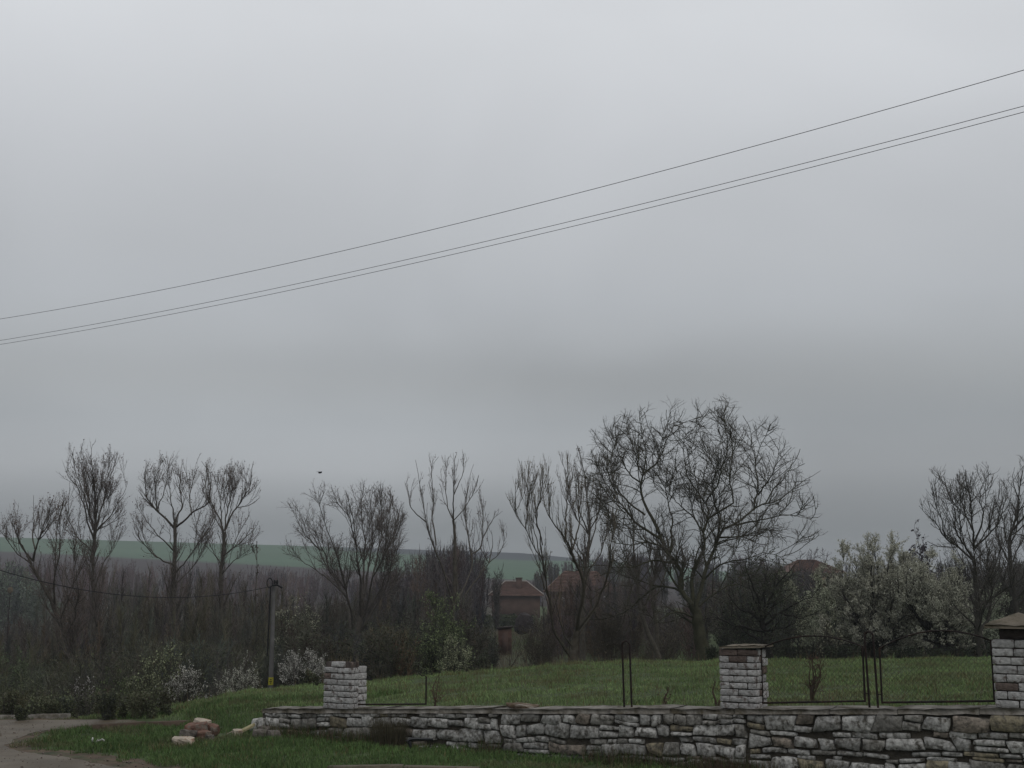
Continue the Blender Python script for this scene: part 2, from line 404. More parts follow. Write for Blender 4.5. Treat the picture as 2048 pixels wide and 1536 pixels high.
# kerbs
def kerb(name, p0, p1, h, w, m):
    A = ground_at(*p0)[:2]; B = ground_at(*p1)[:2]; d = norm(B - A); nrm = np.array([-d[1], d[0]]); L_ = np.linalg.norm(B - A)
    gk = Geo(); n = max(2, int(L_ / .8)); 
    for i in range(n):
        a = A + d * (L_ * i / n + .01); b = A + d * (L_ * (i + 1) / n - .01); c = (a + b) / 2 + nrm * random.uniform(-.012, .012)
        hh = h + random.uniform(-.012, .012)
        box(gk, (*c, hh / 2 - .05), (*((b - a) / 2), random.uniform(-.01, .01)), (*(nrm * w / 2), 0), (0, 0, hh / 2 + .05))
    return tag(gk.build(name, m), kind='structure')
kerb('kerb', (184, 1459), (396, 1450), .075, .16, M_kerb)
kerb('kerb', (-160, 1436.5), (140, 1436.5), .06, .12, M_coping)
kerb('kerb', (655, 1545), (960, 1547), .07, .14, M_slab)

# ================================================================ dry stone wall with coping
def stone_patch(g, O, U, V_, Nn_, a0, a1, b0, b1, depth, jit, col, nx=7, ny=5, bulge=1., seat=.05, sharp=0):
    """rounded rubble block in the plane O + a U + b V, standing out along N"""
    cx = np.array([[a0, b0], [a1, b0], [a1, b1], [a0, b1]], float) + rng.uniform(-jit, jit, (4, 2))
    gu = np.array([-1, -.965, -.86, -.35, .3, .86, .965, 1.]) if not sharp else np.array([-1, -.975, -.93, -.4, .35, .93, .975, 1.])
    gv = np.array([-1, -.94, -.80, .1, .80, .94, 1.]) if not sharp else np.array([-1, -.93, -.82, 0, .82, .93, 1.])
    nx, ny = 8, 7
    uu, vv = np.meshgrid(gu, gv, indexing='ij')
    kk = (.05, .06) if sharp else (.07, .08)
    p, q = uu * (1 - kk[0] * vv**4 * rng.uniform(.2, 1.6)), vv * (1 - kk[1] * uu**4 * rng.uniform(.2, 1.6))
    s, t = (p + 1) / 2, (q + 1) / 2
    a = cx[0, 0] * (1 - s) * (1 - t) + cx[1, 0] * s * (1 - t) + cx[2, 0] * s * t + cx[3, 0] * (1 - s) * t
    b = cx[0, 1] * (1 - s) * (1 - t) + cx[1, 1] * s * (1 - t) + cx[2, 1] * s * t + cx[3, 1] * (1 - s) * t
    pe = lambda w, c: np.interp(np.abs(w), [0, c[2], c[1], 1], [1, 1, .62, 0])
    edge = pe(uu, (0, .965, .86) if not sharp else (0, .975, .93)) * pe(vv, (0, .94, .80) if not sharp else (0, .93, .82))
    tilt = rng.uniform(-.35, .35) * uu + rng.uniform(-.35, .35) * vv
    dep = depth * (edge * (.85 + .3 * tilt * bulge) + edge * rng.normal(0, .17 * bulge, uu.shape))
    rim = (np.abs(uu) > .999) | (np.abs(vv) > .999)
    dep = np.where(rim, -seat, dep)
    ins = ~rim
    a = a + ins * rng.normal(0, jit * .16, a.shape); b = b + ins * rng.normal(0, jit * .16, b.shape)
    if not sharp:
        wa = .075 * (vnoise(a * 3.1 + 5, b * 5.5) - .5); wb = .075 * (vnoise(a * 2.3 + 40, b * 4.0 + 3) - .5) * np.clip((float(wtop(a.mean())) - .05 - b) * 12, 0, 1)
        a = a + wa; b = b + wb
    P = O + a[..., None] * U + b[..., None] * V_ + dep[..., None] * Nn_
    idx = np.arange(nx * ny).reshape(nx, ny)
    Fq = np.stack([idx[:-1, :-1], idx[1:, :-1], idx[1:, 1:], idx[:-1, 1:]], -1).reshape(-1, 4)
    cc = np.asarray(col) * (1 + rng.normal(0, .05, (nx * ny, 1)))
    g.add(P.reshape(-1, 3), Fq, cc)
U3 = np.array([*WU, 0.]); N3 = np.array([*WN, 0.]); Z3 = np.array([0, 0, 1.])
wall_base = wp(6, .2, 0)
wall = thing('stone_wall', 'long low wall of pale grey rubble stones with dark joints and weathered flat coping', 'wall', wall_base)
def stone_col():
    r = random.random()
    if r < .07: c = np.array([.23, .20, .14])
    elif r < .14: c = np.array([.20, .17, .14])
    elif r < .36: c = np.array([.23, .22, .20])
    else: c = np.array([.37, .362, .342])
    return c * random.uniform(.72, 1.25)
gs = Geo(); gm = Geo(); gc = Geo()
O_ = wp(0, 0, 0)
# courses follow the sloping top: b measured down from the coping
def wall_section(s0, s1, dmax):
    b = .055
    while b < dmax:
        thick = random.random() < .28
        h = random.uniform(.035, .06) if thick else random.uniform(.105, .185)
        s = s0 + random.uniform(0, .02)
        if thick:
            # thin shims, only in runs
            while s < s1:
                w = random.uniform(.10, .34)
                if random.random() < .8: place(s, min(s + w, s1), b, h, .028, .007)
                s += w + .012
        else:
            while s < s1 - .03:
                w = random.uniform(.7, 2.3) * h + .05
                if s1 - (s + w) < .1: w = s1 - s
                if random.random() < .22 and h > .12:
                    k = random.uniform(.42, .6)
                    place(s, s + w, b, h * k, .045, .012); place(s, s + w, b + h * k + .01, h * (1 - k) - .01, .045, .012)
                else: place(s, s + w, b, h, .040, .026)
                s += w + random.uniform(.003, .014)
        b += h + random.uniform(.004, .014)
def place(s0, s1, b, h, dep, jit):
    mid = (s0 + s1) / 2; zt = float(wtop(mid)) - b
    if zt < -.12: return
    stone_patch(gs, O_, U3, Z3, N3, s0, s1, zt - h, zt, dep * random.uniform(.7, 1.2), jit * min(1, (s1 - s0) / .15), stone_col())
piers = [s_of_px(p) for p in (1003, 1483)]
cuts = [.12, piers[0] - .02, piers[1] + .06, WLEN]
for a, b in zip(cuts[:-1], cuts[1:]):
    wall_section(a + .02, b - .02, 1.25)
for b0, h0, s0 in ((.14, .17, -.12), (.33, .13, -.06)):      # toothed left end
    place(s0, s0 + .27, b0, h0, .05, .02)
for k in range(9):      # end face of the wall, seen from the left
    pass
ns = 60; sA = np.linspace(.08, WLEN, ns)
tz = wtop(sA) - .045
P = np.concatenate([wp(sA, .02, -.3), wp(sA, .02, tz), wp(sA, WT, tz), wp(sA, WT, -.3)])
ii = np.arange(ns - 1); fs = []
for r in range(4):
    a = r * ns; b = ((r + 1) % 4) * ns
    fs.append(np.stack([a + ii, b + ii, b + ii + 1, a + ii + 1], -1))
gm.add(P, np.concatenate(fs)); gm.add(P[[0, ns, 2 * ns, 3 * ns]], [[0, 1, 2, 3]])
gm.build('core', M_mortar, wall, wall_base)
gs.build('stonework', M_stone, wall, wall_base, smooth=False)
# coping: weathered slabs, uneven edges
s = .1
while s < WLEN:
    w = random.uniform(.5, 1.1); e_ = min(s + w, WLEN); n = 7; m_ = 5
    ss = np.linspace(s, e_ - .008, n); dd = np.linspace(-.035 + random.uniform(-.015, .01), WT + .03, m_)
    S_, D_ = np.meshgrid(ss, dd, indexing='ij')
    D_ = D_ + (D_ < 0) * rng.normal(0, .009, D_.shape)
    top = wtop(S_) + .012 + rng.normal(0, .005, S_.shape) + random.uniform(-.006, .006); bot = wtop(S_) - .048 + rng.normal(0, .004, S_.shape)
    T_ = wp(S_, D_, top).reshape(-1, 3); B_ = wp(S_, D_, bot).reshape(-1, 3)
    idx = np.arange(n * m_).reshape(n, m_)
    fq = [np.stack([idx[:-1, :-1], idx[1:, :-1], idx[1:, 1:], idx[:-1, 1:]], -1).reshape(-1, 4)]
    fq.append(fq[0][:, ::-1] + n * m_)
    for ring in (idx[:, 0], idx[:, -1], idx[0], idx[-1]):
        fq.append(np.stack([ring[:-1], ring[1:], ring[1:] + n * m_, ring[:-1] + n * m_], -1))
    gc.add(np.concatenate([T_, B_]), np.concatenate(fq)); s = e_
gc.build('coping', M_coping, wall, wall_base)

# ================================================================ brick pillars
def pillar(s0, width, depth, ztop, cap, label, courses, red_top=1, broken=False, front=.0):
    zb = float(wtop(s0 + width / 2)) + .006
    base = wp(s0 + width / 2, front + depth / 2, zb); root = thing('brick_pillar', label, 'pillar', base, 'brick pillars standing on the stone wall')
    ch = (ztop - zb) / courses; gb = Geo(); gk = Geo()
    box(gk, wp(s0 + width / 2, front + depth / 2, zb + (ztop - zb) / 2 - .01), U3 * (width / 2 - .014), -N3 * (depth / 2 - .014), Z3 * ((ztop - zb) / 2 - .004))
    gk.build('mortar', M_bcore, root, base)
    def bcol(i, edge=False):
        wear = random.random()
        red = (i >= courses - red_top and wear < .5) or wear < .012
        if red: return np.array([.12, .092, .08]) * random.uniform(.7, 1.2)
        return np.array([.37, .362, .352]) * random.uniform(.78, 1.1)
    for i in range(courses):
        z0 = zb + i * ch; z1 = z0 + ch - .007
        for (O2, U2, Nv, Ln, nb) in ((wp(s0, front, 0), U3, N3, width, 2), (wp(s0 + width, front, 0), -N3, U3, depth, 2), (wp(s0, front + depth, 0), N3, -U3, depth, 2), (wp(s0, front + depth, 0), U3, -N3, width, 2)):
            if nb == 2:
                q = Ln / 4
                br = [0, .5, 1.] if i % 2 == 0 else [0, .26, .76, 1.]
                if random.random() < .25: br = [0, random.uniform(.35, .65), 1.]
            for a, b in zip(br[:-1], br[1:]):
                if broken and i == courses - 1 and random.random() < .35: continue
                stone_patch(gb, O2, U2, Z3, Nv, a * Ln + .001, b * Ln - .003, z0, z1, .006, .004, bcol(i), bulge=.35, seat=.02, sharp=1)
    gb.build('brickwork', M_brick, root, base)
    return root, base
def zat(px, py, s, d=0):
    Y = wp(s, d, 0)[1]; return EYE + float(slope(py)) * Y
sp1, sp2, sp3 = s_of_px(647), s_of_px(1441), s_of_px(1991)
p1w = s_of_px(702) - sp1; p2w = s_of_px(1514) - sp2; p3w = .46
r1, b1 = pillar(sp1, p1w, .155, zat(0, 1321, sp1), None, 'capless whitewashed brick pillar at the left end of the stone wall, its top course broken', 8, 1, True)
r2, b2 = pillar(sp2, p2w, .155, zat(0, 1297, sp2), None, 'whitewashed brick pillar with thin flat concrete slab, middle of the wall', 9, 2)
r3, b3 = pillar(sp3, p3w, .40, zat(0, 1278, sp3), None, 'tall brick pillar with sloping overhanging cap at the right edge', 8, 0)
print('pillar widths', p1w, p2w)
# cap of the second pillar: a slab, slightly askew, chipped
def slab(g, s0, s1, d0, d1, z0, z1, tilt=0., rise=0., nz=.006, n=9):
    S_, D_ = np.meshgrid(np.linspace(s0, s1, n), np.linspace(d0, d1, n), indexing='ij')
    ed = (np.abs(np.linspace(-1, 1, n))[:, None] > .99) | (np.abs(np.linspace(-1, 1, n))[None] > .99)
    S2 = S_ + ed * rng.normal(0, .007, S_.shape); D2 = D_ + ed * rng.normal(0, .007, S_.shape)
    cc = 1 - np.maximum(np.abs(np.linspace(-1, 1, n))[:, None], np.abs(np.linspace(-1, 1, n))[None])
    top = z1 + tilt * (S_ - s0) + rise * cc + rng.normal(0, nz, S_.shape) * .5; bot = z0 + tilt * (S_ - s0) + 0 * S_
    T_ = wp(S2, D2, top).reshape(-1, 3); B_ = wp(S2, D2, bot).reshape(-1, 3); idx = np.arange(n * n).reshape(n, n)
    fq = [np.stack([idx[:-1, :-1], idx[1:, :-1], idx[1:, 1:], idx[:-1, 1:]], -1).reshape(-1, 4)]; fq.append(fq[0][:, ::-1] + n * n)
    for ring in (idx[:, 0], idx[:, -1], idx[0], idx[-1]):
        fq.append(np.stack([ring[:-1], ring[1:], ring[1:] + n * n, ring[:-1] + n * n], -1))
    g.add(np.concatenate([T_, B_]), np.concatenate(fq))
g2 = Geo(); z = zat(0, 1297, sp2); slab(g2, sp2 + .02, sp2 + p2w + .055, -.035, .40, z + .002, z + .026, tilt=.04, rise=.014, nz=.010); g2.build('cap', M_slab, r2, b2)
z = zat(0, 1278, sp3); g3 = Geo(); gk = Geo()
box(gk, wp(sp3 + p3w / 2 + .02, .2, z + .055), U3 * (p3w / 2 - .05), N3 * .15, Z3 * .055); gk.build('neck', M_bcore, r3, b3)
slab(g3, sp3 - .06, sp3 + p3w + .08, -.08, .50, z + .11, z + .145, rise=.13, nz=.008); g3.build('cap', M_slab, r3, b3)
# rear pier stubs beside first two pillars (brick leaf behind the fence bar)
def s_at(px, d, py=1400):
    u = (px - 1024) / F; v = (py - 768) / F; k = u / (math.cos(TH) + v * math.sin(TH)); q = wp(0, d, 0); return (k * q[1] - q[0]) / (WU[0] - k * WU[1])
for (s0, s1, zt, rt, bb) in ((sp1 + .02, s_at(725, .29), zat(0, 1331, sp1), r1, b1), (sp2 + .02, s_at(1531, .28), zat(0, 1299, sp2), r2, b2)):
    gb = Geo(); zb = float(wtop(s0)) + .03; nC = int((zt - zb) / .085); w = s1 - s0
    for i in range(nC):
        z0 = zb - .03 * (i == 0) + i * (zt - zb) / nC; z1 = zb + (i + 1) * (zt - zb) / nC - .007; ww = w + random.uniform(-.02, .008)
        for a, b in ((0, ww * .45), (ww * .46, ww)):
            col = np.array([.38, .37, .36]) * random.uniform(.75, 1.1) if random.random() < .86 else np.array([.12, .09, .075])
            stone_patch(gb, wp(s0, .2, 0), U3, Z3, N3, a, b, z0, z1, .006, .004, col, 7, 5, .35, .02, 1)
            stone_patch(gb, wp(s0, .38, 0), U3, Z3, -N3, a, b, z0, z1, .006, .004, col, 7, 5, .35, .02, 1)
        stone_patch(gb, wp(s0 + ww, .2, 0), -N3, Z3, U3, 0, .17, z0, z1, .006, .004, col, 7, 5, .35, .02, 1)
        stone_patch(gb, wp(s0, .2, 0), -N3, Z3, -U3, 0, .17, z0, z1, .006, .004, col, 7, 5, .35, .02, 1)
    box(gb, wp(s0 + w / 2, .29, (zb + zt) / 2), U3 * (w / 2 - .03), N3 * .08, Z3 * ((zt - zb) / 2 - .01), (.06, .05, .045))
    box(gb, wp(s0 + .18, .178, (zb + zt) / 2), U3 * .15, N3 * .03, Z3 * ((zt - zb) / 2 - .01), (.06, .05, .045))
    gb.build('rear_brickwork', M_brick, rt, bb)
# little dry stalks on top of the broken pillar
gp = Geo(); A = wp(sp1 + rng.uniform(0, p1w, 40), rng.uniform(.05, .3, 40), zat(0, 1321, sp1) - .02)
spikes(gp, A, np.stack([rng.normal(0, .02, 40), rng.normal(0, .02, 40), rng.uniform(.03, .12, 40)], -1), .006, (.16, .13, .08)); gp.build('moss_tuft', M_plant, r1, b1)

# ================================================================ fence panels: iron frames with chain link
DF = .17
def wz(s, px_y):  # height of a point of the fence at wall position s
    return EYE + float(slope(px_y)) * float(wp(s, DF, 0)[1])
def fence_s(px, py=1400):
    # wall position at depth DF behind the face seen at px
    u = (px - 1024) / F; v = (py - 768) / F; k = u / (math.cos(TH) + v * math.sin(TH))
    q = wp(0, DF, 0); return (k * q[1] - q[0]) / (WU[0] - k * WU[1])
def polyline(g, pts, r, m=6, n=None):
    P = np.array([wp(a, DF + (c if len(p_) > 2 else 0), b) for p_ in pts for a, b, c in [(p_ + (0,))[:3]]])
    Pn = resample(P, n or 24) if n != 0 else P
    if n == 0:   # straight segments with sharp corners
        for a, b in zip(P[:-1], P[1:]):
            q = np.array([a - norm(b - a) * r * .6, (a + b) / 2, b + norm(b - a) * r * .6]); tubes(g, q[None], np.full((1, 3), r), m)
    else: tubes(g, Pn[None], np.full((1, len(Pn)), r), m)
def gate_panel(pxl, pxr, yl, yr, ybl, ybr, ytop, label, xmesh=True):
    sl_, sr_ = fence_s(pxl), fence_s(pxr); zl, zr, zbl, zbr = wz(sl_, yl), wz(sr_, yr), wz(sl_, ybl), wz(sr_, ybr)
    sm_ = (sl_ + sr_) / 2; zt = wz(sm_, ytop)
    base = wp(sm_, DF, float(wtop(sm_))); root = thing('mesh_fence', label, 'fence panel', base, 'arched chain-link panels of the fence on the wall')
    g = Geo(); r = .012
    polyline(g, [(sl_, zl), (sl_, zbl), (sr_, zbr), (sr_, zr)], r, n=0)
    q = np.linspace(0, 1, 25); arc = [(sl_ + (sr_ - sl_) * t, zl + (zr - zl) * t + (zt - (zl + zr) / 2) * (1 - (2 * t - 1)**2)) for t in q]
    P = np.array([wp(a, DF, b) for a, b in arc]); tubes(g, P[None], np.full((1, 25), r * .75), 6)
    g.build('frame', M_iron, root, base)
    gw = Geo(); W_, pitch = sr_ - sl_, .058; nn = int((W_ + 1.2) / pitch) + 2
    for sgn in (1, -1):
        for k in range(nn):
            a0 = sl_ - 1.1 + k * pitch if sgn > 0 else sr_ + 1.1 - k * pitch
            tt = np.linspace(0, 1.1, 45); aa = a0 + sgn * tt
            f = (aa - sl_) / W_; zz = zbl + (zbr - zbl) * f + tt * 1.0
            ztop_ = zl + (zr - zl) * f + (zt - (zl + zr) / 2) * (1 - (2 * f - 1)**2)
            ok = (f > .002) & (f < .998) & (zz < ztop_)
            if ok.sum() < 2: continue
            j = np.where(ok)[0]; a = (aa[j[0]], zz[j[0]]); b = (aa[j[-1]], zz[j[-1]])
            q = np.array([wp(a[0], DF + .003 * sgn, a[1]), wp((a[0] + b[0]) / 2, DF + .003 * sgn + .006 * math.sin(k), (a[1] + b[1]) / 2), wp(b[0], DF + .003 * sgn, b[1])])
            tubes(gw, q[None], np.full((1, 3), .0013), 3)
    gw.build('wire_mesh', M_wire, root, base)
    return root
gate_panel(1525, 1730, 1297, 1293, 1406, 1402, 1272, 'arched chain-link fence panel just right of the middle brick pillar, a dead sapling behind it')
gate_panel(1764, 1989, 1297, 1281, 1405, 1402, 1262, 'arched chain-link fence panel next to the tall right-hand pillar')
def hairpin(px0, px1, ytop, ybot, label, links=None, lean=0.):
    a, b = fence_s(px0), fence_s(px1); zb = wz(a, ybot) - .03; zt = wz(a, ytop)
    base = wp((a + b) / 2, DF, float(wtop(a))); root = thing('fence_post', label, 'fence post', base, 'hairpin iron posts of the fence')
    g = Geo(); rad = (b - a) / 2
    pts = [(a + lean, zb), (a, zt - rad)] + [((a + b) / 2 - rad * math.cos(t), zt - rad + rad * math.sin(t)) for t in np.linspace(.25, 2.9, 9)] + [(b, zt - rad), (b + lean, zb)]
    P = np.array([wp(x, DF, y) for x, y in pts]); P = np.vstack([resample(P[:2], 6)[:-1], P[1:-1], resample(P[-2:], 6)[1:]])
    tubes(g, P[None], np.full((1, len(P)), .0125), 6)
    g.build('loop', M_iron, root, base)
    for (pa, pb, y) in links or []:
        gl = Geo(); sa, sb = fence_s(pa), fence_s(pb); z = wz(sa, y)
        tubes(gl, np.array([wp(sa, DF, z), wp((sa + sb) / 2, DF, z), wp(sb, DF, z)])[None], np.full((1, 3), .006), 5); gl.build('link_bar', M_iron, root, base)
hairpin(1246, 1261, 1282, 1414, 'iron hairpin post standing alone on the wall left of the middle pillar', lean=.016)
hairpin(1735, 1752, 1263, 1414, 'iron hairpin post between the two arched chain-link panels', [(1731, 1740, 1387), (1757, 1766, 1389)], lean=.02)
# remains of the first panel
a, b = fence_s(712), fence_s(852); base = wp((a + b) / 2, DF, float(wtop((a + b) / 2)))
rt = thing('broken_fence_frame', 'bare bent iron frame left without mesh beside the capless left pillar', 'fence panel', base)
g = Geo(); polyline(g, [(a, wz(a, 1328)), (a, wz(a, 1409)), (b, wz(b, 1408)), (b, wz(b, 1354))], .011, n=0)
P = np.array([wp(b, DF, wz(b, 1354)), wp(b - .03, DF, wz(b, 1351)), wp(b - .08, DF, wz(b, 1352)), wp(b - .11, DF + .02, wz(b, 1349))]); tubes(g, P[None], np.full((1, 4), .007), 5)
g.build('frame', M_iron, rt, base)

# ================================================================ loose masonry on the wall and on the verge
def rock(name, label, cat, c, size, rotz, m, tilt=(0, 0), rough=.14, group=None, sub=2, boxy=.9):
    bx = bpy.data.meshes.new(name); 
    import bmesh
    bm = bmesh.new(); bmesh.ops.create_cube(bm, size=2); bmesh.ops.subdivide_edges(bm, edges=bm.edges[:], cuts=4, use_grid_fill=True)
    for v in bm.verts:
        p = v.co.copy(); k = boxy + (1 - boxy) / max(p.length, 1e-3) * 1.2
        p = p * k; n = rng.normal(0, rough * .22, 3)
        v.co = (p[0] * size[0] / 2 * (1 + n[0]), p[1] * size[1] / 2 * (1 + n[1]), p[2] * size[2] / 2 * (1 + n[2]))
    # knock corners off
    for _ in range(7):
        d = norm(rng.normal(size=3)); lim = .60 * (abs(d[0]) * size[0] + abs(d[1]) * size[1] + abs(d[2]) * size[2]) / 2 * 1.25
        for v in bm.verts:
            q = v.co[0] * d[0] + v.co[1] * d[1] + v.co[2] * d[2]
            if q > lim:
                for k in range(3): v.co[k] -= d[k] * (q - lim)
    bm.to_mesh(bx); bm.free(); bx.materials.append(m)
    o = bpy.data.objects.new(name, bx); COL.objects.link(o); o.location = [float(x) for x in c]; o.rotation_euler = (tilt[0], tilt[1], rotz)
    return tag(o, label, cat, group)
def vg(px, py, dz=0):
    p = ground_at(px, py); return (p[0], p[1], dz)
GR = 'broken masonry lying on the verge'
rock('masonry_block', 'broad red brick and mortar chunk, largest of the rubble on the verge', 'rubble', vg(392, 1476, .11), (0.31, 0.258, 0.189), .2, M_redbrick, (.08, -.1), .16, GR)
rock('masonry_block', 'dark grey mortar lump under the red brick chunk at the verge', 'rubble', vg(375, 1479, .07), (0.206, 0.189, 0.129), .9, M_mort2, (0, .1), .2, GR)
rock('masonry_block', 'small red brick bit at the right end of the rubble', 'rubble', vg(424, 1474, .10), (0.172, 0.155, 0.155), -.3, M_redbrick, (.1, .25), .18, GR)
rock('masonry_block', 'dark red brick chunk lying at the front of the rubble', 'rubble', vg(408, 1479, .06), (0.189, 0.155, 0.112), .4, M_redbrick, (.1, 0), .16, GR)
rock('masonry_block', 'pale buff stone lying on top of the rubble', 'rubble', np.array(vg(403, 1474, .20)), (0.215, 0.172, 0.077), -.4, M_pale, (.1, .22), .14, GR)
rock('masonry_block', 'flat pale slab lying in the grass in front of the rubble', 'rubble', vg(366, 1489, .05), (0.292, 0.206, 0.086), .1, M_pale, (.05, .03), .14, GR)
rock('masonry_block', 'small pale stone at the foot of the rubble', 'rubble', vg(419, 1480, .03), (.12, .12, .08), .7, M_mort2, (0, 0), .2, GR)
rock('masonry_block', 'white lump beside the yellowish board near the wall end', 'rubble', vg(474, 1472, .05), (.13, .12, .09), .5, M_pale, (0, 0), .25, GR)
rock('wooden_board', 'yellowish board end propped against the grass near the left wall end', 'board', vg(490, 1470, .08), (.34, .09, .045), .3, mat('raw_wood', (.27, .24, .14), var=.3, scale=12), (0, -.45), .1)
rock('stick', 'thin pale stick in the grass left of the white lump', 'stick', vg(462, 1471, .05), (.18, .012, .012), .4, M_pale, (0, -.4), .2)
for k, (px, py, sz, lb) in enumerate(((520, 1474, .16, 'lowest of the loose stones at the left foot of the wall'), (533, 1470, .22, 'rounded loose stone against the left end of the wall'), (548, 1476, .15, 'grey loose stone in the grass under the left wall end'))):
    rock('loose_stone', lb, 'stone', vg(px, py, .05), (sz * 1.3, sz, sz * .7), k, M_mort2, (0, 0), .2, 'loose stones by the wall end')
sh = s_of_px(1012)
rock('masonry_slab', 'mossy broken slab left on the coping where a pillar once stood', 'rubble', wp(sh + .12, .17, float(wtop(sh)) + .035), (.42, .26, .055), -.56, mat('mossy_slab', (.10, .07, .045), var=.5, scale=12, bump=.9, c2=(.17, .15, .13), c2s=6), (0, .05), .12)
# black plastic scrap in the grass
gb = Geo(); q = ground_at(835, 1499); 
P = np.array([[q[0] - .13, q[1], .10], [q[0] - .09, q[1], .13], [q[0] + .02, q[1] + .02, .13], [q[0] + .2, q[1] + .03, .125]])
tubes(gb, resample(P, 10)[None], np.linspace(.022, .012, 10)[None], 6); 
P = np.array([[q[0] - .11, q[1], .10], [q[0] - .09, q[1] - .01, .03], [q[0] - .10, q[1], -.02]]); tubes(gb, resample(P, 6)[None], np.linspace(.03, .015, 6)[None], 6)
tag(gb.build('plastic_scrap', M_black2), 'piece of black plastic sticking up from the grass in front of the wall', 'scrap')
# white litter
gl = Geo(); q = ground_at(192, 1489)
for i in range(7):
    c = np.array([q[0] + rng.normal(0, .05), q[1] + rng.normal(0, .06), .05]); box(gl, c, rng.normal(0, .014, 3), rng.normal(0, .014, 3), rng.normal(0, .004, 3))
tag(gl.build('paper_litter', M_white), 'scrap of white litter in the verge grass', 'litter')

# ---- gravel and crumbs of mud on the road and its shoulder
n = 2600; ii = rng.integers(0, 900, n); k1 = np.array([[-700, 1450, 300, 1520], ]); px_ = rng.uniform(-60, 420, n); py_ = rng.uniform(1443, 1600, n)
Q_ = ground_at(px_, py_); okg = inside(DIRT2D, Q_[:, 0], Q_[:, 1]) & ((rng.random(n) < .25) | (fbm(Q_[:, 0] * 1.5, Q_[:, 1] * 1.5) > .5)); Q_ = Q_[okg]; g = Geo()
for q in Q_:
    r_ = .004 + .010 * rng.random()**3; a_, b_, c_ = norm(rng.normal(size=3)), norm(rng.normal(size=3)), norm(rng.normal(size=3))
    box(g, (q[0], q[1], .012 + r_ * .3), a_ * r_, np.cross(a_, b_) * r_ * .8, np.cross(a_, np.cross(a_, b_)) * r_ * .6, np.array([.12, .10, .085]) * rng.uniform(.75, 1.5))
tag(g.build('gravel', M_plant), kind='stuff')
# ================================================================ grass
def blades(g, X, Y, Z, h, w, lean=.5, green=None):
    n = len(X); az = rng.random(n) * 6.283; ln = rng.random(n) * lean
    D = np.stack([np.cos(az) * ln, np.sin(az) * ln, np.ones(n)], -1) * h[:, None]
    mid = np.stack([np.cos(az) * ln * .25, np.sin(az) * ln * .25, np.full(n, .6)], -1) * h[:, None]
    a2 = rng.random(n) * 3.14; sd = np.stack([np.cos(a2), np.sin(a2), np.zeros(n)], -1) * w * .5
    A = np.stack([X, Y, Z], -1)
    V = np.stack([A - sd, A + sd, A + mid + sd * .7, A + mid - sd * .7, A + D], 1)
    i = np.arange(n)[:, None] * 5
    c = np.repeat(green, 5, axis=0)
    g.add(V.reshape(-1, 3), i + np.array([[0, 1, 2, 3]]), c)
    # tips as separate triangles share positions
    Vt = np.stack([A + mid - sd * .7, A + mid + sd * .7, A + D], 1)
    g.add(Vt.reshape(-1, 3), np.arange(n * 3).reshape(-1, 3), np.repeat(green, 3, axis=0))
def wall_side(X, Y):
    rx = X - W0[0]; ry = Y - W0[1]; return rx * WU[0] + ry * WU[1], -(rx * WN[0] + ry * WN[1])
def grass_cols(X, Y, n, dry=.12, base=(.050, .105, .022)):
    f = fbm(X * 1.3, Y * 1.3)[:, None]; b = np.array(base) * (.55 + .9 * f) * rng.uniform(.6, 1.35, (n, 1))
    br = sm(.50, .66, fbm(X * .9 + 31, Y * 1.6 + 7))[:, None] * .6; b = b * (1 - br) + np.array([.12, .10, .06]) * br
    yel = (rng.random(n) < dry * (.4 + 3.2 * sm(.45, .68, fbm(X * 3.3 + 50, Y * 3.3))))[:, None]; return np.where(yel, np.array([.15, .13, .06]) * rng.uniform(.5, 1.1, (n, 1)), b)
# verge grass
n = 260000; Y = rng.uniform(12.3, 21.6, n); X = rng.uniform(-.5, .5, n) * Y * .95
s_, d_ = wall_side(X, Y); jx = .7 * (fbm(X * 3.5, Y * 3.5, 4) - .42); ok = ~inside(DIRT2D, X + jx, Y + jx) & ((d_ < -.03) | (s_ < 0)) & ~((X < -5.5) & (Y > 20.9))
ok &= ((1024 + X / Y * F) > 0) & (fbm(X * 2.2 + 9, Y * 2.2) > .24)
X, Y, d_, s_ = X[ok], Y[ok], d_[ok], s_[ok]; n = len(X); g = Geo()
tuft = fbm(X * 3.1, Y * 3.1); hh = (.035 + .11 * tuft**1.5) * rng.uniform(.5, 1.4, n)
blades(g, X, Y, terrain(X, Y) - .01, hh, .010, .8, grass_cols(X, Y, n, .08, (.078, .128, .042)))
tag(g.build('verge_grass', M_plant), kind='stuff')
# field grass
n = 330000; Y = 13 + 19 * rng.random(n) ** .8; X = rng.uniform(-.34, .5, n) * Y
s_, d_ = wall_side(X, Y); ok = (d_ > WT + .03) & (Y < 32)
ok &= (X > -8.5)
X, Y = X[ok], Y[ok]; n = len(X); g = Geo(); cl = fbm(X * 2.3, Y * 2.3); hh = (.010 + .11 * cl**1.7 + .07 * sm(.62, .75, fbm(X * 5 + 3, Y * 5))) * rng.uniform(.4, 1.7, n)
blades(g, X, Y, terrain(X, Y) - .01, hh, .012, .7, grass_cols(X, Y, n, .14, (.152, .212, .086)))
# tall dry stalks dotted about
n = 3800; Y = rng.uniform(14, 29, n); X = rng.uniform(-.3, .45, n) * Y; s_, d_ = wall_side(X, Y); ok = (d_ > .6) & (fbm(X * .7, Y * .7) > .42); X, Y = X[ok], Y[ok]; n = len(X)
spikes(g, np.stack([X, Y, terrain(X, Y)], -1), np.stack([rng.normal(0, .05, n), rng.normal(0, .05, n), rng.uniform(.06, .36, n)], -1), .007, (.11, .085, .055))
tag(g.build('field_grass', M_plant), kind='stuff')
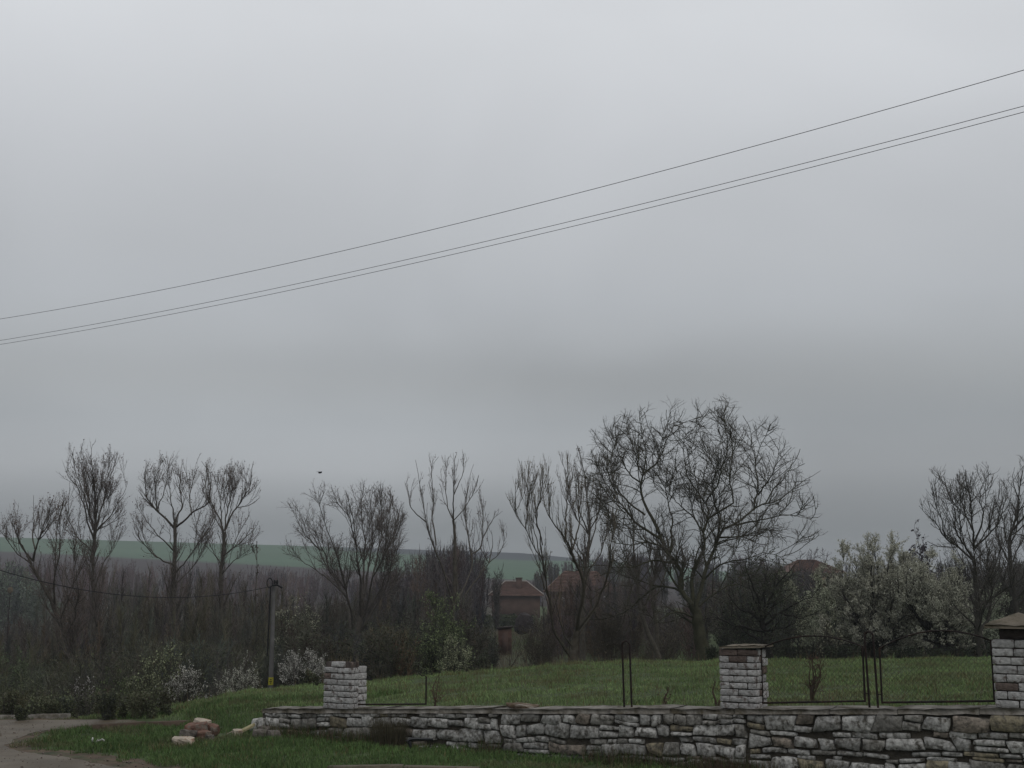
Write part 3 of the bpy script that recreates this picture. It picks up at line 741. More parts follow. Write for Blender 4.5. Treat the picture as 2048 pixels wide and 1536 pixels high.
# weeds at the foot of the wall and hanging over it
g = Geo(); n = 9000; s = rng.uniform(0, WLEN, n); d = -rng.gamma(1.2, .09, n); dens = fbm(s * 1.5, s * 0 + 3) ; ok = dens > .40; s, d = s[ok], d[ok]; n = len(s)
P = wp(s, d - .03, 0); spikes(g, P, np.stack([rng.normal(0, .05, n), rng.normal(0, .04, n), rng.uniform(.06, .26, n)], -1), .008,
      np.where((rng.random(n) < .45)[:, None], np.array([.095, .07, .045]), np.array([.05, .075, .025])) * rng.uniform(.6, 1.2, (n, 1)))
tag(g.build('foot_weeds', M_plant), kind='stuff')
def tuft(name, label, cat, c, n, h, spread, col, w=.008, lean=.3, mat_=M_plant, group=None):
    g = Geo(); az = rng.random(n) * 6.28; rr = rng.random(n)**.5 * spread; c = np.asarray(c, float)
    A = c + np.stack([np.cos(az) * rr, np.sin(az) * rr, np.zeros(n)], -1)
    D = np.stack([np.cos(az) * rng.random(n) * lean, np.sin(az) * rng.random(n) * lean, np.ones(n)], -1) * (h * rng.uniform(.4, 1.1, n))[:, None]
    m = A + D * .5; spikes(g, A, D, w, np.asarray(col) * rng.uniform(.6, 1.3, (n, 1)))
    return tag(g.build(name, mat_, loc=c), label, cat, group)
tuft('dry_weed_clump', 'tall brownish dry weed clump hiding the wall face under the bare iron frame', 'weeds', wp(s_of_px(795), -.16, 0), 1400, .46, .19, (.075, .066, .042), .006, .45)
tuft('dry_weed_clump', 'low brown weed clump at the foot of the wall under the middle pillar', 'weeds', wp(s_of_px(1455), -.12, 0), 900, .22, .30, (.075, .055, .038), .007, .5)
for lab, px, py, h, nn in (('thin rusty dead stalks rising behind the bare iron frame', 866, 1408, .55, 26), ('dead twiggy sapling behind the panel by the middle pillar', 1625, 1397, .62, 40), ('short dark dead dock stalk in the field left of the middle pillar', 1328, 1407, .26, 26), ('dead climber stalk leaning on the left of the middle pillar', 1434, 1400, .35, 14)):
    Yd = {866: 17.3, 1625: 16.0, 1328: 16.6, 1434: 15.8}[px]; c = at(px, py, Yd); c[2] = terrain(c[0], c[1])
    g = Geo(); st = []
    for i in range(max(2, nn // 9)):
        a = c + np.array([rng.normal(0, .015), rng.normal(0, .02), 0]); p = [a]
        for k in range(6): p.append(p[-1] + np.array([rng.normal(0, .022), rng.normal(0, .02), h / 6 * rng.uniform(.7, 1.1)]))
        st.append(resample(p, 8))
    st = np.array(st); tubes(g, st, np.linspace(.016, .004, 8)[None] * np.ones((len(st), 1)), 4, (.06, .042, .03))
    c1, q1 = grow(st, np.full(st.shape[:2], .008), 18 * nn / 26, .22, 50, 5, .1, .3, rtip=.0022); tubes(g, c1, q1, 3, (.07, .05, .035))
    c2, q2 = grow(c1, q1, 14, .09, 50, 3, 0, .3, rtip=.0016); tubes(g, c2, q2, 3, (.07, .045, .035)); flecks(g, pts_on(c2, 12), .022, (.075, .045, .03))
    tag(g.build('dead_stalks', M_plant, loc=c), lab, 'dead plant')

# ================================================================ trees
def tcol(b, k=.15): return np.asarray(b) * (1 + rng.normal(0, k))
def tree(name, label, cat, D, limbs, levels, shoots=0, mids=None, lk=.72, bark=(.075, .066, .054), twig=(.145, .120, .108), extra=0, bud=None, blossom=None, group=None, r_tip=.0045, depth=.55, sink=.3, wob=.015):
    """limbs: list of (pixel points, r0 px, r1 px). Real depth is given to every limb so that the crown is round."""
    P3 = []; RR = []; reg = []   # reg: (px,py,yoff)
    for li, (pp, r0, r1) in enumerate(limbs):
        pp = np.array(pp, float); q = resample(pp, 22)
        Lpx = np.linalg.norm(np.diff(q, axis=0), axis=1).sum(); Lm = Lpx / F * D
        if li == 0 or not reg: y0 = 0.
        else:
            A = np.concatenate(reg); j = np.argmin(((A[:, :2] - pp[0])**2).sum(1)); y0 = A[j, 2] if ((A[j, :2] - pp[0])**2).sum() < 900 else 0.
        amp = 0 if li == 0 else rng.choice([-1, 1]) * rng.uniform(.25, 1) * depth * Lm
        t = np.linspace(0, 1, 22); yo = y0 + amp * (t + .6 * t * (1 - t)) / 1.0
        reg.append(np.column_stack([q, yo]))
        P = at(q[:, 0], q[:, 1], D + yo)
        nzv = rng.normal(0, 1, (22, 3)); nzv = (nzv + np.roll(nzv, 1, 0) + np.roll(nzv, 2, 0)) / 3; P = P + nzv * wob * min(Lm, 3) * np.minimum(t * 5, 1)[:, None]
        P3.append(P); RR.append(((r0 * (1 - t) ** 1.25 + r1 * .7 * (1 - (1 - t) ** 1.25)) * (1 if li == 0 else lk)) / F * D)
    base = P3[0][0].copy(); gz = float(terrain(base[0], base[1])); 
    P3 = np.array(P3); RR = np.array(RR)
    # flare and extend the trunk into the ground
    first = P3[0, 0].copy(); root = thing(name, label, cat, (base[0], base[1], min(gz, base[2])), group); loc = np.array(root.location)
    gt = Geo(); gc_ = Geo()
    tubes(gt, P3, RR, 7, bark)
    nst = max(2, 4); ext = np.linspace(first, np.array([first[0], first[1], min(gz, first[2]) - sink]), nst); tubes(gt, ext[None], np.linspace(RR[0, 0], RR[0, 0] * 1.35, nst)[None], 8, bark)
    cur = [(P3, RR)]
    if extra:
        Xs = []; Rs = []
        for k in range(extra):
            li = rng.integers(1, len(P3)); P = P3[li]; a = rng.choice([-1, 1]) * rng.uniform(.9, 2.2); c = P[0]
            v = P - c; w = v.copy(); w[:, 0] = v[:, 0] * math.cos(a) - v[:, 1] * math.sin(a); w[:, 1] = v[:, 0] * math.sin(a) + v[:, 1] * math.cos(a); w *= rng.uniform(.55, .85)
            Xs.append(c + w); Rs.append(RR[li] * .8)
        Xs = np.array(Xs); Rs = np.array(Rs); tubes(gt, Xs, Rs, 6, bark); cur.append((Xs, Rs))
    P = np.concatenate([c[0] for c in cur]); Q = np.concatenate([c[1] for c in cur])
    if name != 'poplar_tree' and len(P) > 1: pass
    lo, hi = P3.reshape(-1, 3).min(0), P3.reshape(-1, 3).max(0); cen = (lo + hi) / 2; ext_ = (hi - lo) / 2; ext_[1] = max(ext_[1], ext_[0] * .8)
    def within(C_, q_, m=.12):     # branches that would leave the crown's natural outline are not grown
        e_ = np.abs((C_[:, -1] - cen) / (ext_ + m)); k = (e_ ** (4 if name != 'walnut_tree' else 2.3)).sum(1) < 1.05; return C_[k], q_[k]
    if mids:
        Mm, qm = within(*grow(P, Q, **mids), .04); x = np.linspace(0, Mm.shape[1] - 1, 22); i0 = np.minimum(x.astype(int), Mm.shape[1] - 2); ff = x - i0
        Mm = Mm[:, i0] * (1 - ff)[None, :, None] + Mm[:, i0 + 1] * ff[None, :, None]; qm = qm[:, i0] * (1 - ff) + qm[:, i0 + 1] * ff
        tubes(gt, Mm, qm, 5, bark); P = np.concatenate([P, Mm]); Q = np.concatenate([Q, qm])
    allp = []; Ps, Qs = P, Q
    if shoots:
        S1, q1 = grow(P3[:1], RR[:1], shoots, 1.9, 26, 8, .22, .10, .3, .004, t0=.12); tubes(gt, S1, q1, 3, bark)
        S2, q2 = grow(S1, q1, 3.5, .6, 32, 5, .15, .12, .6, .003); tubes(gc_, S2, q2, 3, twig); S3, q3 = grow(S2, q2, 6, .22, 40, 3, .1, .15, .6, .003); spikes(gc_, S3[:, 0], S3[:, -1] - S3[:, 0], r_tip * 1.3, twig)
    for k, lv in enumerate(levels):
        lv = dict(lv); last = k == len(levels) - 1; carry = lv.pop('carry', True)
        C_, q_ = grow(Ps, Qs, **lv)
        C_, q_ = within(C_, q_, (.18, .24, .28)[min(k, 2)])
        if last: 
            D_ = C_[:, -1] - C_[:, 0]; spikes(gc_, C_[:, 0], D_, np.maximum(q_[:, 0] * 1.6, r_tip), np.asarray(twig) * rng.uniform(.75, 1.25, (len(C_), 1)))
        else: tubes(gc_ if k else gt, C_, q_, 3 if k else 4, bark if k == 0 else twig)
        allp.append(C_)
        if carry and k < len(levels) - 1 and k > 0:
            # finer twigs also sprout from the parents
            ni = C_.shape[1]; Pp = np.stack([Ps[:, i] for i in np.linspace(0, Ps.shape[1] - 1, ni).astype(int)], 1); Qq = np.stack([Qs[:, i] for i in np.linspace(0, Qs.shape[1] - 1, ni).astype(int)], 1)
            Ps, Qs = np.concatenate([C_, Pp]), np.concatenate([q_, Qq])
        else: Ps, Qs = C_, q_
    gt.build('trunk', M_bark, root, loc, smooth=True); 
    if bud:
        dens, size, col = bud; src = allp[-2] if len(allp) > 1 else allp[-1]
        A = np.concatenate([pts_on(src, dens), pts_on(allp[-1], dens)]); flecks(gc_, A, size, np.asarray(col) * rng.uniform(.7, 1.3, (len(A), 1)), .4)
    gc_.build('crown', M_plant, root, loc)
    if blossom:
        dens, size, col = blossom; gb_ = Geo(); A = np.concatenate([pts_on(allp[-1], dens), pts_on(allp[-2], dens * .6)]); A = A + rng.normal(0, size * .8, A.shape)
        flecks(gb_, A, size, np.asarray(col) * rng.uniform(.6, 1.2, (len(A), 1))); gb_.build('blossom', M_plant, root, loc)
    return root
POPL = [dict(dens=3.6, length=1.15, ang=32, n=6, trop=.16, wig=.10, rk=.5, rtip=.006, t0=.25), dict(dens=5.2, length=.62, ang=38, n=5, trop=.12, wig=.15, rtip=.003), dict(dens=8, length=.26, ang=42, n=3, trop=.08, wig=.15, rtip=.0025)]
PB = (2.2, .042, (.085, .055, .045))
MP = dict(dens=1.6, length=1.9, ang=26, n=9, trop=.09, wig=.07, rk=.5, rtip=.007, t0=.2)
MW = dict(dens=1.5, length=2.2, ang=40, n=10, trop=.06, wig=.12, rk=.55, rtip=.009, t0=.2)
G1 = 'bare poplars rising from the thicket beyond the road'
# A
tree('poplar_tree', 'crooked leaning bare tree at the left edge, its trunk forking into a wide V', 'tree', 46, [
    ([(189, 1435), (175, 1399), (153, 1344), (131, 1276), (109, 1213), (85, 1166), (63, 1128)], 9, 4),
    ([(63, 1128), (50, 1105), (36, 1079), (25, 1051), (20, 1035)], 4, 1.2),
    ([(66, 1122), (71, 1098), (82, 1068), (93, 1038), (102, 1008)], 4, 1),
    ([(70, 1098), (66, 1076), (68, 1024), (66, 991)], 3, .8),
    ([(109, 1213), (108, 1161), (118, 1120), (120, 1079), (118, 1035), (120, 1016), (131, 1002), (123, 980)], 4, .8),
    ([(63, 1128), (40, 1112), (20, 1090), (5, 1060)], 3, .8), ([(131, 1276), (150, 1230), (158, 1180), (150, 1130), (155, 1090)], 4, 1),
    ([(120, 1240), (140, 1190), (150, 1150)], 3, 1)], POPL, 3, MP, .55, bud=PB, extra=2, group=G1)
# B
tree('poplar_tree', 'tallest slender poplar on the left with a narrow upright crown', 'tree', 58, [
    ([(189, 1430), (190, 1280), (188, 1188), (186, 1106), (189, 1051), (190, 1000), (187, 950)], 6.5, 2),
    ([(188, 1080), (178, 1051), (164, 1002), (153, 978), (137, 950), (133, 930)], 3.5, 1), ([(186, 1060), (178, 1010), (172, 960), (165, 920), (161, 888)], 3, .8),
    ([(190, 1000), (188, 960), (183, 920), (186, 886)], 2.5, .8), ([(190, 1070), (200, 1030), (212, 980), (218, 940), (224, 915)], 3, .8),
    ([(190, 1065), (215, 1040), (235, 1005), (248, 985), (254, 960)], 3, .8), ([(198, 1058), (225, 1045), (246, 1030)], 2, .7), ([(190, 1040), (199, 990), (206, 950), (213, 917)], 2.5, .8),
    ([(188, 1110), (165, 1085), (148, 1065), (137, 1030), (125, 1000), (118, 985)], 3, .8), ([(190, 1180), (205, 1130), (222, 1100), (228, 1060), (250, 1045)], 2.5, .7), ([(186, 1150), (172, 1120), (160, 1095)], 2.5, .8),
    ([(178, 1030), (165, 985), (150, 940), (145, 905)], 2.5, .8)], POPL, 5, MP, .55, bud=PB, extra=2, group=G1)
# C
tree('poplar_tree', 'broad forked poplar with two upswept main limbs, its crown touching the one to its right', 'tree', 56, [
    ([(345, 1430), (347, 1280), (348, 1160), (350, 1106), (351, 1065), (350, 1045)], 8, 4.5),
    ([(348, 1056), (339, 1045), (314, 1019), (296, 997), (289, 960), (290, 940), (300, 922)], 4.5, 1), ([(314, 1019), (310, 985), (316, 950), (325, 918)], 3, .8),
    ([(350, 1050), (362, 1010), (360, 975), (362, 930), (366, 918)], 3.5, .9), ([(352, 1054), (383, 1030), (415, 1002), (421, 970), (416, 942), (404, 925)], 4, 1),
    ([(350, 1105), (330, 1084), (303, 1057), (285, 1030), (272, 1012)], 3, .8), ([(348, 1130), (310, 1110), (280, 1080), (265, 1040)], 3, .8),
    ([(350, 1060), (345, 1015), (338, 975), (342, 940)], 3, .8), ([(383, 1030), (380, 990), (390, 950)], 2.5, .8), ([(349, 1150), (375, 1115), (400, 1080), (420, 1060), (432, 1030)], 3, .8),
    ([(349, 1170), (375, 1145), (395, 1120), (410, 1085)], 3, .8)], POPL, 6, MP, .55, bud=PB, extra=2, group=G1)
# D
tree('poplar_tree', 'poplar with a wide open crown directly left of the concrete pole', 'tree', 57, [
    ([(438, 1430), (440, 1280), (443, 1188), (443, 1120), (448, 1066)], 7.5, 4),
    ([(448, 1068), (437, 1035), (425, 1010), (413, 985), (403, 950)], 3.5, .9), ([(449, 1062), (455, 1020), (462, 990), (465, 960), (466, 930)], 3, .8),
    ([(450, 1060), (465, 1030), (476, 1015), (490, 990), (500, 975), (503, 940), (507, 922)], 3.5, .9), ([(476, 1015), (500, 1010), (520, 995)], 2, .7),
    ([(446, 1112), (480, 1085), (506, 1062), (518, 1040)], 3, .8), ([(444, 1060), (440, 1000), (446, 970), (452, 930)], 2.5, .8), ([(490, 990), (492, 960), (488, 935)], 2, .7),
    ([(443, 1130), (425, 1100), (415, 1070)], 2.5, .8), ([(442, 1150), (470, 1120), (500, 1100)], 2.5, .8)], POPL, 5, MP, .55, bud=PB, extra=2, group=G1)
# thin poplar sapling between C and D background
tree('sapling', 'thin upright sapling with a tuft at its tip, right beside the widest poplar', 'tree', 60, [([(512, 1430), (511, 1250), (513, 1140), (514, 1082)], 2.2, .8), ([(513, 1120), (508, 1100), (505, 1092)], 1.2, .6)],
     [dict(dens=2.2, length=.5, ang=40, n=4, trop=.3, rtip=.005, t0=.4), dict(dens=4, length=.2, ang=40, n=3, rtip=.004)], bud=(20, .07, (.07, .055, .045)))
# E rounded multi-stem
ROUND = [dict(dens=4.2, length=1.0, ang=34, n=6, trop=.10, wig=.12, rk=.5, rtip=.006, t0=.3), dict(dens=7.5, length=.52, ang=42, n=5, trop=.06, wig=.18, rtip=.003), dict(dens=12, length=.26, ang=44, n=3, trop=.03, wig=.2, rtip=.0025)]
tree('round_crowned_tree', 'rounded bare tree with many stems fanning from a low fork, behind the left pillar', 'tree', 50, [
    ([(710, 1330), (710, 1300), (716, 1262), (722, 1230), (724, 1200)], 9, 6),
    ([(709, 1290), (700, 1245), (697, 1208), (678, 1175), (661, 1148), (631, 1088), (607, 1036)], 4.5, 1), ([(706, 1260), (702, 1222), (689, 1167), (680, 1126), (664, 1085), (650, 1050), (640, 1010), (647, 985)], 4, 1),
    ([(722, 1235), (721, 1208), (721, 1153), (713, 1112), (708, 1058), (697, 1003), (689, 980)], 4.5, 1), ([(723, 1205), (727, 1153), (730, 1085), (722, 1030), (727, 970)], 4, .9),
    ([(724, 1210), (732, 1167), (741, 1112), (746, 1058), (741, 1017), (749, 972)], 4, .9), ([(723, 1240), (732, 1222), (746, 1153), (768, 1112), (775, 1060), (782, 1010), (780, 985)], 4, .9),
    ([(720, 1262), (738, 1235), (773, 1170), (787, 1093), (801, 1050), (808, 1035)], 3.5, .9), ([(700, 1215), (691, 1194), (650, 1153), (609, 1123), (566, 1107)], 3.5, .8),
    ([(661, 1148), (650, 1110), (630, 1060), (625, 1030)], 2.5, .8), ([(745, 1155), (760, 1080), (762, 1020), (765, 985)], 3, .8), ([(640, 1100), (615, 1075), (603, 1062)], 2, .7),
    ([(711, 1090), (700, 1040), (672, 1000), (660, 990)], 2.5, .8)], ROUND, 0, MP, .6, bark=(.075, .066, .056), twig=(.13, .108, .098), extra=4, bud=(2, .03, (.085, .065, .055)))
# F
tree('poplar_tree', 'sparse tall poplar with long straight leaders, right of the rounded tree', 'tree', 52, [
    ([(905, 1300), (905, 1230), (910, 1181), (910, 1120), (909, 1071), (907, 1040)], 7, 3.5),
    ([(907, 1045), (907, 989), (909, 950), (910, 911)], 3, .8), ([(906, 1210), (890, 1150), (877, 1112), (858, 1066), (847, 1011), (839, 962), (831, 919)], 4, .9),
    ([(872, 1090), (866, 1040), (866, 989), (864, 935), (877, 914)], 3, .8), ([(852, 1044), (823, 1017), (817, 989), (811, 967)], 2.5, .7), ([(907, 1041), (894, 1011), (891, 976), (894, 929)], 2.5, .8),
    ([(908, 989), (925, 948), (927, 910)], 2, .7), ([(907, 1215), (930, 1170), (943, 1126), (935, 1071), (929, 1017), (937, 962), (948, 928)], 3.5, .9),
    ([(941, 1110), (962, 1090), (966, 1017), (962, 995)], 3, .8), ([(964, 1080), (985, 1040), (1005, 1022)], 2, .7), ([(930, 1190), (960, 1150), (978, 1126), (1003, 1100), (1008, 1058)], 3, .8), ([(978, 1126), (985, 1090), (983, 1060)], 2.5, .7)],
    [dict(dens=3.0, length=1.25, ang=26, n=6, trop=.2, wig=.08, rk=.5, rtip=.006, t0=.25), dict(dens=4.0, length=.5, ang=34, n=5, trop=.14, wig=.12, rtip=.005), dict(dens=3.6, length=.2, ang=42, n=3, trop=.1, rtip=.004)], bud=(2, .04, (.085, .06, .05)), extra=2, group=G1, wob=.009, lk=.55)
# G willow
WHIP = [dict(dens=4.6, length=1.3, ang=22, n=7, trop=.22, wig=.07, rk=.5, rtip=.005, t0=.25), dict(dens=6, length=.5, ang=26, n=5, trop=.18, wig=.1, rtip=.003), dict(dens=6, length=.2, ang=34, n=3, trop=.12, rtip=.0025)]
tree('willow_tree', 'bare willow with upright whips and splayed stems between the house and the big walnut', 'tree', 37, [
    ([(1146, 1314), (1150, 1290), (1154, 1260)], 10, 8),
    ([(1140, 1312), (1122, 1285), (1108, 1260), (1098, 1200), (1085, 1122), (1068, 1098), (1051, 1057), (1030, 1023), (1019, 1003)], 5, .8), ([(1085, 1122), (1081, 1071), (1071, 1030), (1078, 1003), (1095, 942)], 2.5, .7),
    ([(1154, 1262), (1158, 1223), (1162, 1159), (1142, 1098), (1132, 1078), (1108, 1050), (1098, 1020), (1095, 969)], 7, .9), ([(1132, 1078), (1132, 1044), (1135, 969), (1125, 918)], 3, .7),
    ([(1051, 1057), (1055, 1000), (1058, 950), (1057, 930)], 2, .6), ([(1085, 1090), (1075, 1040), (1082, 985), (1088, 945)], 2, .6), ([(1145, 1100), (1158, 1040), (1158, 980), (1150, 933)], 3, .7),
    ([(1150, 1300), (1128, 1270), (1118, 1230), (1108, 1190)], 4, 1), ([(1030, 1023), (1032, 990), (1040, 958)], 1.6, .5), ([(1156, 1270), (1175, 1240), (1195, 1215), (1215, 1160)], 3, .8)],
    WHIP, 0, None, .6, bark=(.060, .052, .040), twig=(.14, .118, .092), extra=3, bud=(2, .03, (.13, .11, .06)))
tree('willow_tree', 'slim upright bare tree standing partly behind the left side of the walnut crown', 'tree', 46, [
    ([(1165, 1310), (1168, 1200), (1172, 1130), (1180, 1060), (1174, 980), (1165, 925)], 6, 1), ([(1172, 1120), (1195, 1040), (1200, 980), (1190, 920), (1186, 903)], 3, .8), ([(1178, 1070), (1160, 1020), (1148, 960), (1152, 930)], 3, .8),
    ([(1170, 1150), (1200, 1110), (1215, 1050), (1218, 990)], 3, .8), ([(1172, 1130), (1150, 1100), (1140, 1060)], 3, .8), ([(1180, 1060), (1205, 1010), (1225, 960), (1228, 930)], 2.5, .7)], WHIP, 0, None, .55, twig=(.13, .11, .10), extra=2, bud=(8, .035, (.09, .07, .06)))
# trunks leaning behind the lawn
tree('leaning_tree', 'thin leaning dark tree behind the lawn, left of the walnut trunk', 'tree', 44, [([(1318, 1318), (1300, 1270), (1283, 1225), (1275, 1170), (1268, 1110), (1270, 1050)], 6, 1.5), ([(1283, 1225), (1300, 1180), (1305, 1120)], 3, 1), ([(1275, 1170), (1255, 1120), (1250, 1080)], 3, 1)], WHIP, twig=(.07, .06, .055), extra=3)
tree('leaning_tree', 'straight dark tree close left of the walnut trunk, behind the lawn', 'tree', 45, [([(1313, 1316), (1312, 1260), (1305, 1200), (1310, 1130), (1318, 1060)], 6, 1.5), ([(1308, 1200), (1330, 1150), (1345, 1100)], 3, 1), ([(1309, 1150), (1295, 1100), (1290, 1050)], 3, 1)], WHIP, twig=(.07, .06, .055), extra=3)
# H walnut
WAL = [dict(dens=4.4, length=1.05, ang=46, n=7, trop=.05, wig=.15, rk=.5, rtip=.008, t0=.18), dict(dens=8.0, length=.58, ang=50, n=6, trop=.05, wig=.20, rtip=.0034), dict(dens=11, length=.25, ang=52, n=3, trop=.05, wig=.25, rtip=.003)]
tree('walnut_tree', 'big spreading bare walnut with thick mossy limbs, largest tree in view', 'tree', 38, [
    ([(1409, 1330), (1404, 1290), (1396, 1240), (1386, 1206)], 17, 13),
    ([(1386, 1210), (1366, 1189), (1359, 1166), (1364, 1142), (1352, 1125), (1332, 1098), (1318, 1066)], 9, 6),
    ([(1318, 1066), (1305, 1037), (1281, 990), (1281, 959), (1288, 902), (1281, 851), (1279, 815)], 6, .8), ([(1322, 1078), (1291, 1061), (1264, 1037), (1237, 1007), (1205, 1008), (1169, 990)], 5, .8),
    ([(1290, 1030), (1257, 1003), (1230, 969), (1217, 918), (1190, 885)], 3.5, .7), ([(1281, 965), (1257, 946), (1237, 902), (1220, 851)], 3, .7), ([(1286, 950), (1318, 918), (1338, 868), (1360, 837)], 3.5, .7),
    ([(1388, 1210), (1383, 1160), (1393, 1125), (1407, 1095), (1409, 1064), (1415, 1037), (1410, 1003)], 7, 3.5), ([(1408, 1002), (1379, 962), (1372, 935), (1366, 890), (1372, 850)], 3, .7),
    ([(1412, 1003), (1440, 952), (1453, 895), (1450, 834), (1443, 818)], 3, .7), ([(1415, 1037), (1450, 1017), (1464, 1003), (1457, 952), (1467, 902), (1474, 825)], 4, .7),
    ([(1390, 1218), (1405, 1165), (1413, 1138), (1430, 1090), (1445, 1060), (1474, 1047), (1501, 1027), (1530, 1008), (1558, 1000), (1602, 969), (1640, 942)], 8, .8), ([(1508, 1020), (1514, 969), (1508, 902), (1501, 851)], 3.5, .7),
    ([(1516, 990), (1548, 942), (1562, 888)], 3, .7), ([(1474, 1050), (1528, 1037), (1580, 1030), (1623, 1040)], 3.5, .7), ([(1440, 1075), (1490, 1072), (1525, 1061), (1575, 1071)], 3.5, .7),
    ([(1408, 1160), (1430, 1138), (1474, 1122), (1528, 1108), (1580, 1118)], 3.5, .7), ([(1352, 1125), (1305, 1122), (1260, 1135), (1203, 1130)], 4, .7),
    ([(1380, 1206), (1359, 1180), (1318, 1172), (1288, 1189), (1250, 1223), (1203, 1240), (1152, 1230), (1122, 1228)], 4.5, .8), ([(1330, 1098), (1300, 1085), (1250, 1090), (1200, 1075)], 3.5, .7),
    ([(1340, 1110), (1345, 1050), (1335, 1000), (1330, 950), (1320, 910)], 4, .7), ([(1409, 1070), (1385, 1030), (1350, 1000), (1345, 950)], 3.5, .7), ([(1430, 1092), (1438, 1040), (1425, 990), (1420, 930)], 3.5, .7),
    ([(1530, 1008), (1560, 960), (1590, 930)], 2.5, .7), ([(1237, 1007), (1215, 970), (1180, 960)], 2.5, .7), ([(1388, 1235), (1350, 1225), (1310, 1240), (1280, 1200)], 3.5, .8), ([(1395, 1215), (1440, 1180), (1480, 1165), (1520, 1150)], 4, .8)],
    WAL, 0, MW, .62, bark=(.042, .041, .026), twig=(.092, .082, .070), extra=4, r_tip=.0045, depth=.5)
# I plum
DENSE = [dict(dens=4.5, length=.95, ang=55, n=5, trop=.02, wig=.25, rk=.5, rtip=.006, t0=.15), dict(dens=8, length=.45, ang=55, n=4, trop=.02, wig=.28, rtip=.005), dict(dens=10, length=.2, ang=55, n=3, trop=.02, rtip=.004)]
tree('plum_tree', 'low dark twiggy tree with crooked black trunk behind the middle pillar', 'tree', 35, [
    ([(1541, 1320), (1533, 1289), (1527, 1257), (1524, 1235)], 10, 7), ([(1525, 1245), (1504, 1228), (1479, 1219), (1455, 1190)], 6, 1), ([(1531, 1290), (1511, 1277), (1489, 1263), (1482, 1241), (1470, 1215)], 5, 1),
    ([(1526, 1240), (1540, 1200), (1560, 1160), (1590, 1130)], 5, 1), ([(1524, 1240), (1515, 1190), (1500, 1150), (1490, 1110)], 5, 1), ([(1530, 1250), (1570, 1220), (1610, 1200), (1640, 1175)], 4, 1), ([(1526, 1235), (1530, 1180), (1535, 1130), (1530, 1100)], 4, 1),
    ([(1528, 1262), (1480, 1255), (1445, 1240), (1420, 1225)], 4, 1), ([(1560, 1225), (1600, 1235), (1635, 1225)], 3, 1)], DENSE, bark=(.022, .02, .018), twig=(.045, .042, .034), extra=7, bud=(9, .035, (.05, .06, .035)), wob=.02)
# L right tree
tree('bare_fruit_tree', 'wide bare tree with upswept limbs at the right edge, behind the tall pillar', 'tree', 37, [
    ([(1965, 1310), (1960, 1270), (1955, 1220), (1948, 1146), (1946, 1113)], 9, 5), ([(1946, 1120), (1915, 1095), (1896, 1078), (1869, 1045), (1839, 1012)], 4, .8), ([(1944, 1113), (1913, 1064), (1910, 1018), (1894, 974)], 4, .8),
    ([(1948, 1100), (1943, 1023), (1937, 982), (1943, 953)], 4, .8), ([(1949, 1085), (1965, 1037), (1962, 982), (1976, 942)], 3.5, .8), ([(1948, 1095), (1992, 1053), (2009, 1009), (2014, 968)], 3.5, .8),
    ([(1945, 1060), (1925, 1010), (1918, 960)], 3, .7), ([(1890, 1072), (1880, 1030), (1862, 985)], 2.5, .7), ([(1955, 1215), (1992, 1190), (2033, 1165), (2075, 1130)], 5, 1), ([(1958, 1240), (1984, 1187), (1976, 1146), (1965, 1100)], 4, .8)],
    [dict(dens=4.4, length=1.1, ang=36, n=6, trop=.12, wig=.14, rk=.5, rtip=.007, t0=.2), dict(dens=6.5, length=.5, ang=42, n=5, trop=.08, wig=.18, rtip=.004), dict(dens=7, length=.22, ang=46, n=3, rtip=.005)],
    0, MW, .6, bark=(.045, .042, .034), twig=(.105, .094, .086), extra=3)
tree('bare_fruit_tree', 'bare tree cut off by the right edge, its top the highest there', 'tree', 40, [
    ([(2050, 1310), (2040, 1250), (2026, 1180), (2019, 1091), (2033, 1037), (2041, 975), (2044, 930)], 8, .8), ([(2022, 1130), (2000, 1090), (1990, 1050), (1985, 1010)], 4, .8), ([(2026, 1060), (2060, 1010), (2075, 960), (2080, 920)], 4, .8), ([(2030, 1200), (2070, 1130), (2110, 1050), (2130, 980)], 5, .8),
    ([(2038, 1000), (2025, 960), (2030, 935)], 2.5, .7)], ROUND, 0, MW, .6, bark=(.045, .042, .036), twig=(.105, .094, .086), extra=3)

